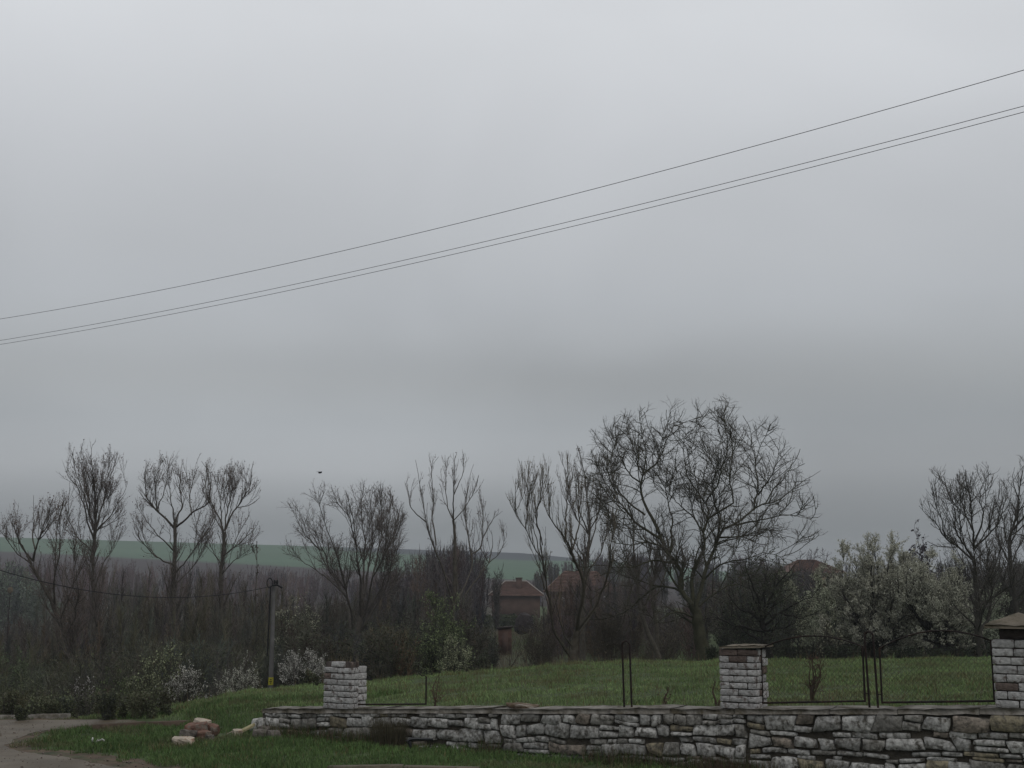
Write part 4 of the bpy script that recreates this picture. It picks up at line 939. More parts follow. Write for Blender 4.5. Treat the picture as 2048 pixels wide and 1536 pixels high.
# ---- generated crowns (bushes, blossom trees)
def auto_tree(name, label, cat, px, pybase, Yd, pytop, halfw_px, nl, levels, bark, twig, bud=None, blossom=None, group=None, base_ground=True, trunk_frac=.15, thick=4., lowfrac=.25, fan=1., flat=1.):
    b = at(px, pybase, Yd)
    if base_ground: b[2] = terrain(b[0], b[1])
    H = float(at(px, pytop, Yd)[2] - b[2]); Wd = halfw_px / F * Yd
    root = thing(name, label, cat, b, group); loc = np.array(b); gt = Geo(); gc_ = Geo()
    th = b + np.array([rng.normal(0, .03 * H), 0, H * trunk_frac]); P3 = []; RR = []
    lean = rng.normal(0, .05)
    for i in range(nl):
        a = rng.random() * 6.283; el = rng.uniform(lowfrac, 1.0); rr = math.sqrt(max(0, 1 - (el * 2 - 1)**2 * .8)) if el > .5 else 1.
        rad = Wd * math.sqrt(max(.02, 1 - ((el - .55) / .55)**2 * .85)) * rng.uniform(.3, .95) * fan
        tip = b + np.array([math.cos(a) * rad, math.sin(a) * rad * flat, H * el * rng.uniform(.85, .98)])
        st = th + (0 if trunk_frac > .05 else 1) * np.array([math.cos(a), math.sin(a), 0]) * Wd * .08
        mid = st * .5 + tip * .5 + np.array([math.cos(a), math.sin(a), 0]) * rad * .18 + rng.normal(0, .04 * H, 3)
        P3.append(resample([st, mid, tip], 14)); RR.append(np.linspace(thick * .5, .3, 14) * .01 * max(H / 3, .5))
    P3 = np.array(P3); RR = np.array(RR); P3[..., :3] += rng.normal(0, .008 * H, P3.shape) * np.linspace(0, 1, 14)[None, :, None]
    tubes(gt, P3, RR, 5, bark)
    if trunk_frac > .05: tubes(gt, resample([b - [0, 0, .3], b + (th - b) * .5 + rng.normal(0, .02 * H, 3), th], 8)[None], np.linspace(thick, thick * .75, 8)[None] * .01 * max(H / 3, .5), 8, bark)
    Ps, Qs = P3, RR; allp = []
    for k, lv in enumerate(levels):
        C_, q_ = grow(Ps, Qs, **lv)
        if k == len(levels) - 1: spikes(gc_, C_[:, 0], C_[:, -1] - C_[:, 0], .008 * Yd / 40, np.asarray(twig) * rng.uniform(.7, 1.3, (len(C_), 1)))
        else: tubes(gc_, C_, q_, 3, twig)
        allp.append(C_); Ps, Qs = C_, q_
    gt.build('trunk' if trunk_frac > .05 else 'stems', M_bark, root, loc, smooth=True)
    if bud:
        dens, size, col = bud; A = np.concatenate([pts_on(allp[-1], dens), pts_on(allp[-2], dens * .5)]); flecks(gc_, A + rng.normal(0, size * .5, A.shape), size, np.asarray(col) * rng.uniform(.6, 1.3, (len(A), 1)), .4)
    gc_.build('crown', M_plant, root, loc)
    if blossom:
        dens, size, col = blossom; gb_ = Geo(); A = np.concatenate([pts_on(allp[-1], dens), pts_on(allp[-2], dens * .5)]); A = A + rng.normal(0, size * .6, A.shape)
        flecks(gb_, A, size, np.asarray(col) * rng.uniform(.75, 1.15, (len(A), 1))); gb_.build('blossom', M_plant, root, loc)
    return root
BL = [dict(dens=6, length=.85, ang=38, n=5, trop=.10, wig=.12, rk=.5, rtip=.005, t0=.2), dict(dens=8, length=.42, ang=34, n=4, trop=.12, wig=.12, rtip=.004), dict(dens=8, length=.2, ang=38, n=3, trop=.05, rtip=.003)]
BLs = [dict(dens=9, length=.50, ang=26, n=5, trop=.12, wig=.08, rk=.5, rtip=.004, t0=.2), dict(dens=10, length=.24, ang=26, n=4, trop=.1, wig=.08, rtip=.003), dict(dens=6, length=.10, ang=34, n=3, rtip=.003)]
WB = (.40, .40, .33)
GB = 'blossoming plum trees on the right behind the field'
auto_tree('blossom_tree', 'large pale blossoming plum, tallest of the white ones, behind the left arched panel', 'tree', 1760, 1320, 42, 1058, 118, 66, BL, (.03, .027, .024), (.07, .065, .055), blossom=(95, .030, (.43, .425, .34)), group=GB, thick=7)
auto_tree('blossom_tree', 'pale blossoming plum with dark lower trunk, right half of the white mass', 'tree', 1872, 1318, 40, 1092, 96, 48, BL, (.02, .018, .016), (.06, .055, .045), blossom=(80, .030, (.39, .39, .31)), group=GB, thick=9, trunk_frac=.2)
auto_tree('blossom_tree', 'middle one of the pale blossoming plums, its crown merging with both neighbours', 'tree', 1815, 1320, 45, 1078, 84, 44, BL, (.03, .027, .024), (.07, .065, .055), blossom=(90, .030, (.46, .455, .37)), group=GB, thick=7)
auto_tree('blossom_tree', 'low greyish blossoming plum between the dark plum and the white mass', 'tree', 1665, 1325, 47, 1165, 66, 30, BL, (.03, .027, .024), (.06, .058, .045), blossom=(52, .036, (.34, .36, .26)), group=GB)
auto_tree('blossom_tree', 'faint greenish blossoming tree right behind the dark plum crown', 'tree', 1600, 1325, 54, 1112, 70, 22, BL, (.03, .027, .024), (.06, .06, .045), blossom=(50, .038, (.32, .33, .23)), group=GB)
auto_tree('blossom_bush', 'small pale blossom bush low behind the left arched panel', 'bush', 1655, 1320, 36, 1240, 36, 14, BLs, (.03, .027, .024), (.06, .055, .045), blossom=(14, .03, (.36, .36, .25)), group=GB, trunk_frac=0)
auto_tree('blossom_tree', 'sparse pale blossoming tree under the wide bare tree at right', 'tree', 1950, 1318, 45, 1150, 66, 20, BL, (.03, .027, .024), (.055, .055, .045), blossom=(50, .036, (.30, .33, .24)), group=GB)
auto_tree('blossom_tree', 'green-tinged leafy tree filling the right edge behind the bare trees', 'tree', 2045, 1318, 50, 1120, 80, 22, BL, (.03, .027, .024), (.05, .055, .04), bud=(8, .05, (.10, .13, .07)), group=GB)
auto_tree('bare_tree', 'dense dusky bare tree behind the wide-limbed one, right of the blossom', 'tree', 1985, 1318, 47, 1040, 100, 50, ROUND, (.04, .036, .032), (.06, .055, .050), thick=5, trunk_frac=.2)
auto_tree('bare_tree', 'misty grey-green twiggy tree in the gap between walnut and blossom', 'tree', 1560, 1318, 60, 1128, 80, 40, ROUND, (.04, .036, .032), (.075, .075, .060), bud=(3, .04, (.13, .15, .10)), thick=5, trunk_frac=.2)
auto_tree('dark_leaved_tree', 'dark purplish-leaved tree top showing behind the white blossom', 'tree', 1845, 1300, 60, 1030, 52, 18, BL, (.03, .025, .025), (.05, .042, .045), bud=(8, .085, (.045, .035, .042)))
auto_tree('far_bare_tree', 'small bare tree on the skyline right of the walnut, above the red roof', 'tree', 1640, 1290, 85, 1060, 44, 16, [dict(dens=2.4, length=1.3, ang=42, n=5, trop=.1, rtip=.012, t0=.2), dict(dens=4, length=.6, ang=44, n=4, rtip=.010), dict(dens=5, length=.3, ang=45, n=3, rtip=.008)], (.05, .045, .045), (.075, .065, .068), thick=5, trunk_frac=.4)
# small blossom bushes at the foot of the thicket
GS = 'small white blossom bushes along the thicket edge'
auto_tree('blossom_bush', 'white blossom bush just left of the concrete pole', 'bush', 478, 1400, 27, 1322, 44, 20, BLs, (.03, .026, .022), (.07, .065, .055), blossom=(90, .018, (.44, .44, .37)), group=GS, trunk_frac=0)
auto_tree('blossom_bush', 'bright white blossom bush between the pole and the left pillar', 'bush', 600, 1395, 27, 1308, 44, 26, BLs, (.03, .026, .022), (.08, .075, .065), blossom=(95, .018, (.46, .45, .41)), group=GS, trunk_frac=0)
auto_tree('blossom_bush', 'ragged white blossom bush above the verge, left of the rubble', 'bush', 362, 1425, 24, 1340, 36, 16, BLs, (.03, .026, .022), (.06, .055, .045), blossom=(70, .018, (.48, .47, .42)), group=GS, trunk_frac=0)
auto_tree('blossom_bush', 'tiny white blossom sprig at the road edge, lowest of the blossom bushes', 'bush', 328, 1437, 21.5, 1402, 13, 8, BLs, (.03, .026, .022), (.10, .095, .085), blossom=(24, .02, (.48, .47, .44)), group=GS, trunk_frac=0)
auto_tree('blossom_bush', 'thin whitish blossom bush on the leaning trunk at far left', 'bush', 160, 1430, 24, 1335, 24, 9, BLs, (.03, .026, .022), (.06, .055, .045), blossom=(11, .022, (.42, .40, .38)), group=GS, trunk_frac=0)
auto_tree('blossom_bush', 'greenish white blossom bush on the field crest, left of the rough meadow', 'bush', 912, 1335, 33, 1280, 40, 20, BLs, (.03, .028, .022), (.07, .075, .05), blossom=(55, .022, (.33, .35, .22)), group=GS, trunk_frac=0)
auto_tree('leafing_bush', 'fresh green leafing bush in the middle of the brown thicket', 'bush', 315, 1400, 30, 1262, 46, 22, BL, (.04, .035, .028), (.055, .055, .04), bud=(22, .038, (.20, .22, .13)), trunk_frac=0)
auto_tree('leafing_bush', 'pale green leafing bush behind the sparse poplar', 'bush', 890, 1330, 38, 1185, 62, 26, BL, (.04, .035, .028), (.055, .06, .04), bud=(14, .045, (.15, .185, .09)), trunk_frac=0)
auto_tree('leafing_bush', 'whitish green bush behind the concrete pole', 'bush', 585, 1400, 47, 1172, 48, 26, BL, (.04, .035, .03), (.06, .06, .05), bud=(14, .05, (.30, .30, .22)), trunk_frac=0)
auto_tree('leafing_bush', 'olive green leafing bush at the foot of the tall slender poplar', 'bush', 215, 1425, 25, 1335, 60, 26, BLs, (.04, .035, .028), (.06, .065, .042), bud=(22, .03, (.09, .12, .05)), trunk_frac=0)
auto_tree('leafing_bush', 'dull green leafing bush at the far left above the road, behind the yellowish one', 'bush', 25, 1420, 36, 1292, 70, 28, BL, (.04, .035, .028), (.06, .065, .042), bud=(20, .035, (.10, .13, .07)), trunk_frac=0)
auto_tree('leafing_bush', 'low yellowish green bush on the left above the road', 'bush', 75, 1425, 28, 1350, 50, 18, BLs, (.04, .035, .028), (.07, .065, .045), bud=(20, .032, (.16, .16, .10)), trunk_frac=0)
auto_tree('young_tree', 'small bare young tree on the crest in front of the rusty shed', 'tree', 1020, 1326, 31, 1262, 26, 6, [dict(dens=6, length=.4, ang=40, n=5, trop=.15, rtip=.004, t0=.2), dict(dens=8, length=.2, ang=40, n=3, rtip=.003)], (.05, .042, .035), (.06, .05, .042), trunk_frac=.12, thick=3)
for px, top, Yd, hw, lab in ((1225, 1232, 40, 44, 'brownish leafless bush right of the willow base'), (1075, 1240, 44, 40, 'pale brown leafless bush left of the willow base'), (1330, 1235, 50, 60, 'leafless brown bush behind the leaning trees'), (1460, 1215, 42, 50, 'dark bush directly right of the walnut trunk')):
    auto_tree('bare_bush', lab, 'bush', px, 1320, Yd, top, hw, 22, BL, (.045, .04, .032), (.075, .062, .050) if px < 1400 else (.03, .03, .025), bud=(5, .035, (.11, .10, .07)) if px < 1400 else (8, .04, (.03, .04, .025)), trunk_frac=0)

# ================================================================ thickets (masses nobody could count)
def shrub_proto(seed, n_stem=9, tw=900, leaf=0, fan=.35, up=1.2):
    """unit-high spray: arrays A, D (spikes), stems"""
    r = np.random.default_rng(seed); S = []
    for i in range(n_stem):
        a = r.random() * 6.28; d = np.array([math.cos(a) * fan * r.random(), math.sin(a) * fan * r.random(), 1.]); p = [np.array([math.cos(a), math.sin(a), 0]) * .04]
        h = r.uniform(.6, 1.)
        for k in range(6):
            p.append(p[-1] + norm(d + r.normal(0, .16, 3)) * h / 6)
        S.append(p)
    S = np.array(S); t = .1 + .9 * r.random(tw) ** .8; x = t * 6; i = np.minimum(x.astype(int), 5); f = (x - i)[:, None]; w = r.integers(0, n_stem, tw)
    A = S[w, i] * (1 - f) + S[w, i + 1] * f; D = norm(r.normal(0, 1, (tw, 3)) + (S[w, i + 1] - S[w, i]) * 8 * up) * (r.uniform(.06, .24, tw) * (1.2 - .5 * t))[:, None]
    A2 = A[: tw] + D * r.uniform(.2, .8, (tw, 1)); D2 = norm(D + r.normal(0, .6, D.shape) * np.linalg.norm(D, axis=1, keepdims=True)) * r.uniform(.03, .11, (tw, 1))
    Lf = A2 + D2 * r.random((tw, 1)) if leaf else None
    return S, np.concatenate([A, A2]), np.concatenate([D, D2]), Lf
PROT = [shrub_proto(100 + i, 9, 620, 1) for i in range(6)]
PROW = [shrub_proto(200 + i, 4, 420, 1, .16, 2.) for i in range(6)]
def mass(name, label_kind, items, twig, leafcol=None, leafsize=.04, wpx=1.0, prot=PROT, wide=1.0):
    """items: array of (px, Y, pytop)"""
    gS = Geo()
    for (px, Yd, top) in items:
        if Yd < 42 and 483 < px < 605 and top < 1388: continue
        if Yd < 130 and 955 < px < 1105 and top < 1228 and rng.random() < .84: continue
        b = at(px, top, Yd); z0 = float(terrain(b[0], Yd)) - .1; H = float(b[2]) - z0
        if H < .25: continue
        S, A, D, Lf = prot[rng.integers(len(prot))]; a = rng.random() * 6.28; ca, sa = math.cos(a), math.sin(a); wd = wide * min(1., (2.2 / H)**.5) if H > 2.2 else wide
        Mx = np.array([[ca * wd, sa * wd, 0], [-sa * wd, ca * wd, 0], [0, 0, 1.]]) * H; o = np.array([b[0], Yd, z0])
        w0 = .55 * Yd / 1236. * wpx; cc = np.asarray(twig) * rng.uniform(.55, 1.5) * (1 + rng.normal(0, .08) * np.array([1, .3, -1])) * (1 + rng.normal(0, .05, 3))
        tubes(gS, S @ Mx + o, np.linspace(w0 * .8, w0 * .35, 7)[None] * np.ones((len(S), 1)), 3, cc)
        spikes(gS, A @ Mx + o, D @ Mx, w0, cc * rng.uniform(.7, 1.3, (len(A), 1)))
        if leafcol is not None: flecks(gS, Lf @ Mx + o, leafsize, np.asarray(leafcol) * rng.uniform(.5, 1.3) * rng.uniform(.7, 1.2, (len(Lf), 1)), .3)
    return tag(gS.build(name, M_plant), kind='stuff')
def spread(n, px0, px1, y0, y1, top, jit=14):
    """n plants; top = list of (px, pytop)"""
    px = rng.uniform(px0, px1, n); Y = y0 + (y1 - y0) * rng.random(n) ** 1.1
    t = np.interp(px, [a for a, b in top], [b for a, b in top]) + np.abs(rng.normal(0, jit, n)) + rng.uniform(0, 1, n)**2 * jit
    return list(zip(px, Y, t))
EDGE = [(-150, 1300), (0, 1300), (60, 1290), (150, 1225), (300, 1200), (480, 1205), (560, 1240), (650, 1230), (760, 1215), (900, 1230), (1010, 1260)]
# brown thicket, three depths
mass('thicket', '', spread(150, -120, 640, 62, 92, [(-150, 1240), (60, 1215), (150, 1150), (350, 1130), (500, 1150), (600, 1165), (640, 1190)], 24), (.084, .074, .062), wpx=.9, prot=PROW)
mass('thicket', '', spread(130, -120, 620, 46, 62, [(-150, 1280), (80, 1250), (200, 1185), (350, 1165), (520, 1180), (640, 1210)], 34), (.078, .074, .056), (.085, .094, .055), .03, wpx=.9, prot=PROW)
mass('thicket', '', spread(110, -120, 640, 30, 46, [(-150, 1330), (60, 1320), (200, 1275), (420, 1260), (520, 1275), (640, 1290)], 22), (.070, .070, .050), (.085, .098, .052), .032, wpx=.9)
mass('undergrowth', '', spread(130, -120, 440, 20.2, 29, [(-150, 1380), (60, 1375), (300, 1365), (430, 1390), (450, 1420)], 18), (.088, .080, .060), (.095, .108, .060), .028, wpx=.8)
mass('undergrowth', '', spread(60, 400, 690, 24.5, 34, [(400, 1385), (480, 1360), (540, 1345), (690, 1325)], 14), (.075, .064, .052), (.07, .08, .048), .028, wpx=.8)
# dark bushes behind the crest in the middle
mass('thicket', '', spread(90, 590, 975, 62, 84, [(590, 1170), (700, 1160), (800, 1150), (975, 1170)], 26), (.070, .062, .054), (.06, .07, .045), .04, wpx=.85, prot=PROW)
mass('dark_bushes', '', spread(110, 560, 1000, 34, 62, [(560, 1215), (700, 1215), (800, 1215), (880, 1210), (960, 1235), (1000, 1275)], 48), (.060, .056, .045), (.065, .075, .045), .045)
mass('dark_bushes', '', spread(90, 1430, 2120, 46, 62, [(1430, 1140), (1560, 1150), (1700, 1160), (1850, 1150), (2120, 1140)], 26), (.050, .050, .040), (.10, .115, .075), .05)
mass('dark_bushes', '', spread(70, 1420, 2120, 33, 42, [(1420, 1275), (1600, 1280), (1800, 1290), (2120, 1270)], 10), (.030, .030, .024), (.045, .060, .035), .03)
# bare trees filling the middle distance
mass('far_bushes', '', spread(110, 740, 1240, 80, 132, [(740, 1150), (850, 1085), (900, 1068), (960, 1075), (1020, 1130), (1060, 1200), (1240, 1210)], 18), (.070, .058, .058), wpx=.95)
mass('far_bushes', '', spread(60, 1060, 1700, 200, 300, [(1060, 1128), (1120, 1100), (1250, 1095), (1450, 1105), (1700, 1120)], 14), (.075, .062, .065), wpx=.9)
mass('far_bushes', '', spread(80, 1380, 2200, 70, 110, [(1380, 1130), (1560, 1118), (1700, 1140), (1900, 1110), (2200, 1080)], 18), (.070, .062, .058), (.09, .10, .065), .09)
mass('far_bushes', '', spread(30, 1180, 1400, 60, 75, [(1180, 1200), (1300, 1190), (1400, 1190)], 20), (.065, .055, .048))
mass('far_bushes', '', spread(74, 1080, 1300, 60, 120, [(1085, 1165), (1150, 1140), (1300, 1120)], 30), (.085, .068, .062), wpx=.75, prot=PROW)
mass('hedge', '', spread(40, 965, 1075, 118, 136, [(965, 1222), (1075, 1226)], 6), (.055, .065, .04), (.07, .085, .045), .12, wide=1.6)
# misty green willows at the left, with pale blossom below
mass('willow_scrub', '', spread(60, -200, 120, 120, 175, [(-200, 1105), (0, 1110), (60, 1135), (120, 1200)], 20), (.10, .105, .09), (.16, .20, .15), .18, wpx=.9)
mass('willow_scrub', '', spread(50, -180, 170, 70, 105, [(-200, 1235), (60, 1240), (170, 1250)], 20), (.075, .07, .06), (.14, .145, .11), .08)
# woodland on the hillside
Wd_ = []
for k in range(1100):
    px = rng.uniform(-250, 1150); lim = np.interp(px, [-250, 60, 640, 1150], [1098, 1105, 1133, 1160])
    Y = rng.uniform(190, 330); Wd_.append((px, Y, lim + rng.random()**1.3 * 90))
mass('woodland', '', Wd_, (.090, .066, .068), wpx=.7, prot=[shrub_proto(300 + i, 7, 110, 0, .28, 1.4) for i in range(5)])
# rough dry grass meadow behind the crest
n = 26000; Y = rng.uniform(33, 120, n); px = rng.uniform(930, 1400, n); X = (px - 1024) / F * Y * .985; g = Geo()
spikes(g, np.stack([X, Y, terrain(X, Y) - .02], -1), np.stack([rng.normal(0, .06, n), rng.normal(0, .06, n), rng.uniform(.1, .45, n)], -1) * (Y / 60)[:, None]**.5, .02 * Y / 60,
       np.where((fbm(X * .22, Y * .1) > .45)[:, None], np.array([.085, .10, .045]), np.array([.13, .11, .075])) * rng.uniform(.6, 1.2, (n, 1)))
tag(g.build('meadow_grass', M_plant), kind='stuff')

# ================================================================ houses, sheds
def house(name, label, px0, px1, py_eave, py_ridge, Yd, py_base, depth, wallm, windows=(), chimney=None, trim=True, hip=.32):
    a = at(px0, py_eave, Yd); b = at(px1, py_eave, Yd); ze = a[2]; zr = float(at(px0, py_ridge, Yd + depth / 2)[2]); zb = float(at(px0, py_base, Yd)[2]) - .5
    x0, x1 = a[0], b[0]; root = thing(name, label, 'house', ((x0 + x1) / 2, Yd + depth / 2, zb)); loc = np.array(root.location)
    g = Geo(); box(g, ((x0 + x1) / 2, Yd + depth / 2, (ze + zb) / 2), ((x1 - x0) / 2, 0, 0), (0, depth / 2, 0), (0, 0, (ze - zb) / 2)); g.build('wall', wallm, root, loc)
    o = .45; g = Geo(); h = hip * (x1 - x0); A = [(x0 - o, Yd - o, ze), (x1 + o, Yd - o, ze), (x1 + o, Yd + depth + o, ze), (x0 - o, Yd + depth + o, ze), (x0 + h, Yd + depth / 2, zr), (x1 - h, Yd + depth / 2, zr)]
    A = np.array(A); Bt = A[:4] - [0, 0, .14]
    g.add(np.vstack([A, Bt]), [[0, 1, 5, 4], [2, 3, 4, 5], [0, 6, 7, 1], [1, 7, 8, 2], [2, 8, 9, 3], [3, 9, 6, 0], [6, 9, 8, 7]]); g.add(A, [[1, 2, 5], [3, 0, 4]]); rf = g.build('roof', M_tile, root, loc)
    # rows of tiles as real ridges
    g = Geo()
    for k in range(1, 14):
        t = k / 14; p = A[0] * (1 - t) + A[4] * t; q = A[1] * (1 - t) + A[5] * t; up = np.array([0, -.03, .03]); tubes(g, np.array([p + up, (p + q) / 2 + up, q + up])[None], np.full((1, 3), .045), 4)
    g.build('tile_courses', M_tile, rf, None)
    COL.objects[g and -1] if False else None
    if trim:
        g = Geo()
        for p, q in ((A[0], A[4]), (A[4], A[5]), (A[1], A[5])): tubes(g, np.array([p, (p + q) / 2, q])[None] + np.array([0, -.04, .05]), np.full((1, 3), .06), 5)
        g.build('ridge_tiles', M_ridge, rf, None)
    if chimney:
        cpx, ctop, cw = chimney; c = at(cpx, ctop, Yd + depth * .25); g = Geo(); zb_ = zr - 1.6; box(g, (c[0], Yd + depth * .25, (c[2] + zb_) / 2), (cw / 2, 0, 0), (0, cw / 2, 0), (0, 0, (c[2] - zb_) / 2)); box(g, (c[0], Yd + depth * .25, c[2] + .05), (cw / 2 + .08, 0, 0), (0, cw / 2 + .08, 0), (0, 0, .06)); g.build('chimney', M_redwall, rf, None)
    for (wx, wy, ww, wh) in windows:
        c = at(wx, wy, Yd); w = ww / F * Yd / 2; hh = wh / F * Yd / 2; g = Geo()
        for sx in (-1, 1): box(g, (c[0] + sx * w, Yd - .04, c[2]), (.07, 0, 0), (0, .06, 0), (0, 0, hh))
        for sz in (-1, 1): box(g, (c[0], Yd - .045, c[2] + sz * hh), (w + .08, 0, 0), (0, .06, 0), (0, 0, .07))
        f = g.build('window', M_white, root, loc); g = Geo(); box(g, (c[0], Yd - .01, c[2]), (w, 0, 0), (0, .02, 0), (0, 0, hh)); g.build('pane', M_glass, f, None)
    # children of parts were built in world space: shift them to the thing's origin
    for ch in root.children_recursive:
        if ch.parent != root: 
            ch.location = tuple(-loc)
    return root
house('tiled_house', 'low red house with hipped tile roof, pale ridge tiles and chimney', 984, 1080, 1190, 1163, 150, 1236, 7, M_redwall, [], (1038, 1157, .7), hip=.27)
house('tiled_house', 'red-roofed house with white window frames half hidden behind the willow', 1098, 1232, 1182, 1142, 135, 1246, 8, M_redwall, [(1127, 1205, 9, 16), (1207, 1203, 9, 18)], None, trim=False, hip=.25)
house('tiled_house', 'distant house of which only the reddish roof shows right of the walnut', 1585, 1680, 1144, 1119, 120, 1240, 8, mat('ochre_wall', (.22, .15, .10), var=.2, scale=1), [], None, trim=False)
# rusty shed in the meadow
c = at(1010, 1280, 72); gz = float(terrain(c[0], c[1])); rt = thing('rusty_shed', 'small rusty brown box shed in the meadow left of the houses', 'shed', (c[0], c[1], gz)); loc = np.array(rt.location)
zt = float(at(1010, 1256, 72)[2]); g = Geo(); box(g, (c[0], c[1], (gz + zt) / 2), (.38, 0, 0), (0, .5, 0), (0, 0, (zt - gz) / 2)); g.build('wall', M_rust, rt, loc)
g = Geo(); box(g, (c[0], c[1], zt + .04), (.46, 0, .04), (0, .6, 0), (0, 0, .04)); g.build('roof', M_iron, rt, loc)
g = Geo(); box(g, (c[0] + .02, c[1] - .52, (gz + zt) / 2 - .05), (.16, 0, 0), (0, .015, 0), (0, 0, (zt - gz) / 2 - .12)); g.build('door', M_redwall, rt, loc)
# dark hay mound / heap
rock('dark_heap', 'dark heap standing between the rusty shed and the willow', 'heap', (*at(1047, 1250, 95)[:2], float(at(1047, 1248, 95)[2])), (1.1, 1.0, 1.5), .3, mat('dark_hay', (.03, .024, .024), var=.4), (0, .3), .2, boxy=.3)
# white shed panel
c = at(1138, 1250, 100); rt = thing('white_outbuilding', 'small white outbuilding with a flat roof seen through the willow stems', 'outbuilding', (c[0], c[1], float(terrain(c[0], c[1])))); loc = np.array(rt.location)
zt = float(at(1138, 1243, 100)[2]); g = Geo(); box(g, (c[0], c[1] + .5, (zt + loc[2]) / 2), (.38, 0, 0), (0, .5, 0), (0, 0, (zt - loc[2]) / 2)); g.build('wall', M_white, rt, loc)
g = Geo(); box(g, (c[0], c[1] + .5, zt + .04), (.44, 0, 0), (0, .56, 0), (0, 0, .04)); g.build('roof', M_slab, rt, loc)
# pale round thing at far left among the scrub
c = at(20, 1180, 68); rt = rock('satellite_dish', 'pale round dish showing in the scrub at the left edge', 'dish', c, (.30, .06, .30), 0, M_slab, (0, 0), .05, boxy=0.)
g = Geo(); z0 = float(terrain(c[0], c[1])); tubes(g, np.array([[0, .05, 0], [0, .05, (z0 - c[2]) / 2], [0, .05, z0 - c[2]]])[None], np.full((1, 3), .02), 5); g.build('mast', M_iron, rt)

# ================================================================ concrete pole, cables
YP = 42.
pt = at(548, 1168, YP); pb = at(541, 1388, YP); gz = float(terrain(pb[0], YP)); d = (pb - pt) / (pb[2] - pt[2]); foot = pt + d * (gz - pt[2])
root = thing('utility_pole', 'slim grey concrete utility pole rising at the edge of the thicket', 'pole', foot); loc = np.array(root.location)
g = Geo(); P = np.linspace(foot + d * -.5 * -1 * 0, pt, 8); P[0] -= d * -0; P = np.vstack([foot - np.array([0, 0, .5]), P]); r0 = 6 / F * YP; tubes(g, P[None], np.concatenate([[r0], np.linspace(r0, 3.2 / F * YP, 8)])[None], 12); g.build('shaft', M_conc, root, loc, smooth=True)
g = Geo(); off = np.array([-.085, -.10, 0]); a = at(545, 1172, YP) + off * .6; b = at(541, 1312, YP) + off * 1.0; tubes(g, np.linspace(a, b, 8)[None], np.full((1, 8), .024), 6); g.build('down_cable', M_black, root, loc)
g = Geo(); cc = at(541, 1166, YP); th = np.linspace(0, 6.283, 20); Pr = cc + np.stack([np.cos(th) * .09, np.full(20, -.12), np.sin(th) * .16], -1); tubes(g, Pr[None], np.full((1, 20), .018), 5); g.build('cable_coil', M_black, root, loc)
g = Geo(); P = np.array([at(545, 1171, YP), at(556, 1170, YP), at(566, 1176, YP)]) + [0, -.14, 0]; tubes(g, P[None], np.full((1, 3), .035), 5)
P = np.array([at(556, 1172, YP), at(556, 1160, YP)]) + [0, -.14, 0]; tubes(g, resample(P, 3)[None], np.full((1, 3), .02), 5); g.build('bracket', M_black, root, loc)
for px in (551, 556):
    g = Geo(); P = np.array([at(px, 1168, YP), at(px, 1164, YP), at(px, 1160, YP)]) + [0, -.14, 0]; tubes(g, P[None], np.array([[.03, .045, .02]]), 8); g.build('insulator', M_black, root, loc)
g = Geo(); c = at(542.5, 1362, YP); rr = 5.75 / F * YP; th = np.linspace(-2.3, -.5, 9); rows = []
for z in (-.125, .125): rows.append(np.stack([foot[0] + (c[2] - foot[2]) * d[0] + np.cos(th) * (rr + .006), YP + np.sin(th) * (rr + .006), np.full(9, c[2] + z)], -1))
V = np.concatenate(rows); i = np.arange(8); g.add(V, np.stack([i, i + 1, i + 10, i + 9], -1)); g.build('warning_plate', M_yellow, root, loc)
g = Geo(); 
for zz, hw in ((.05, .028), (-.01, .04), (-.06, .02)): box(g, (c[0], YP - rr - .012, c[2] + zz), (hw, 0, 0), (0, .003, 0), (0, 0, .012))
g.build('plate_marks', M_black, root, loc)
def cable(name, label, A, B, mid, r, ext=(0, 1), group=None, m=M_alu):
    """A,B world ends; mid=(px,py) the line must pass"""
    A, B = np.array(A), np.array(B); best = None
    for t in np.linspace(.05, .95, 400):
        p = A + (B - A) * t; k = p[1] / (math.cos(TH) + (0) * 0 + 1e-9)
        u = (mid[0] - 1024) / F; v = (mid[1] - 768) / F; x = u / (math.cos(TH) + v * math.sin(TH)) * p[1]
        e_ = abs(x - p[0])
        if best is None or e_ < best[0]: best = (e_, t, p[2] - (EYE + float(slope(mid[1])) * p[1]))
    t0, sag = best[1], best[2] / (4 * best[1] * (1 - best[1]))
    t = np.linspace(ext[0], ext[1], 60); P = A + (B - A) * t[:, None]; P[:, 2] -= 4 * sag * t * (1 - t)
    g = Geo(); tubes(g, P[None], np.full((1, 60), r), 5); return tag(g.build(name, m), label, 'wire', group)
GW = 'overhead wires crossing the sky'
cable('overhead_wire', 'topmost wire crossing the sky, well above the close pair', at(0, 638, 29), at(2048, 140, 15.5), (880, 455), .0050, (-.5, 1.3), GW)
cable('overhead_wire', 'upper wire of the close pair crossing the sky', at(0, 681, 28), at(2048, 212, 14.8), (880, 504), .0045, (-.5, 1.3), GW)
cable('overhead_wire', 'lowest wire crossing the sky, lower of the close pair', at(0, 689, 28.3), at(2048, 224, 15.2), (880, 515), .0045, (-.5, 1.3), GW)
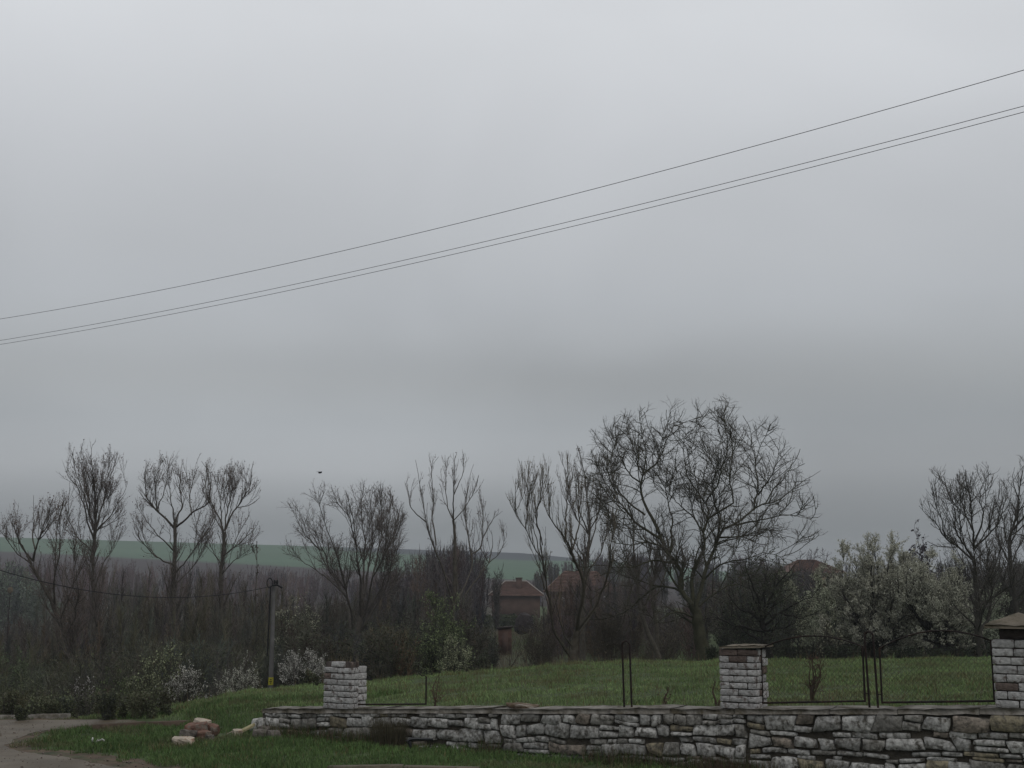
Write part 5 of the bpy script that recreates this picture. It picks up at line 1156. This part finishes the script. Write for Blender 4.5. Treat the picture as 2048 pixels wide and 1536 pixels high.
cable('pole_cable', 'black sagging cable from the left edge to the top of the concrete pole', at(-300, 1020, 30), at(545, 1172, YP - .15), (300, 1194), .012, (0, 1), None, M_black)

# ================================================================ bird
c = at(640, 945.5, 60); root = thing('bird', 'small dark bird gliding low in the sky above the rounded tree', 'bird', c)
import bmesh
g = Geo(); P = np.array([[-.13, 0, -.0], [-.08, 0, 0], [0, 0, 0], [.07, 0, .01], [.11, 0, .015], [.14, 0, .01]]); tubes(g, P[None], np.array([[.006, .025, .042, .035, .024, .003]]), 8); g.build('body', M_feather, root, smooth=True)
for s_ in (-1, 1):
    g = Geo(); V = []
    for k, (y, ch, zz, sw) in enumerate(((0, .13, 0, 0), (.12, .12, .035, .02), (.22, .09, .03, -.01), (.34, .015, .01, -.07))):
        for a_ in (ch * .5 + sw, -ch * .5 + sw): V += [(a_, s_ * y * .55 , zz + y * .12 + .006), (a_, s_ * y * .55, zz + y * .12 - .006)]
    Fc = []
    for k in range(3):
        o = k * 4; Fc += [[o, o + 2, o + 6, o + 4], [o + 1, o + 5, o + 7, o + 3], [o, o + 4, o + 5, o + 1], [o + 2, o + 3, o + 7, o + 6]]
    g.add(V, Fc); w = g.build('wing', M_feather, root)
root.rotation_euler = (R(6), 0, R(-35))

# ================================================================ haze (closed box of thin air round everything)
zmin = float(ZZ.min()) - 1.; zmax = max(float(ZZ.max()), 14) + 4
hx = float(np.abs(XX).max()) + 5; g = Geo(); box(g, (0, 432, (zmin + zmax) / 2), (hx, 0, 0), (0, 475, 0), (0, 0, (zmax - zmin) / 2))
hm = bpy.data.materials.new('haze_air'); hm.use_nodes = True; t = hm.node_tree; t.nodes.clear(); o_ = t.nodes.new('ShaderNodeOutputMaterial'); v_ = t.nodes.new('ShaderNodeVolumePrincipled')
v_.inputs['Color'].default_value = (.86, .90, .95, 1); v_.inputs['Density'].default_value = .00042; t.links.new(v_.outputs[0], o_.inputs['Volume'])
hz = g.build('haze', hm); tag(hz, kind='stuff')
print('verts', sum(len(o.data.vertices) for o in bpy.data.objects if o.type == 'MESH'), 'haze', zmin, zmax, hx)
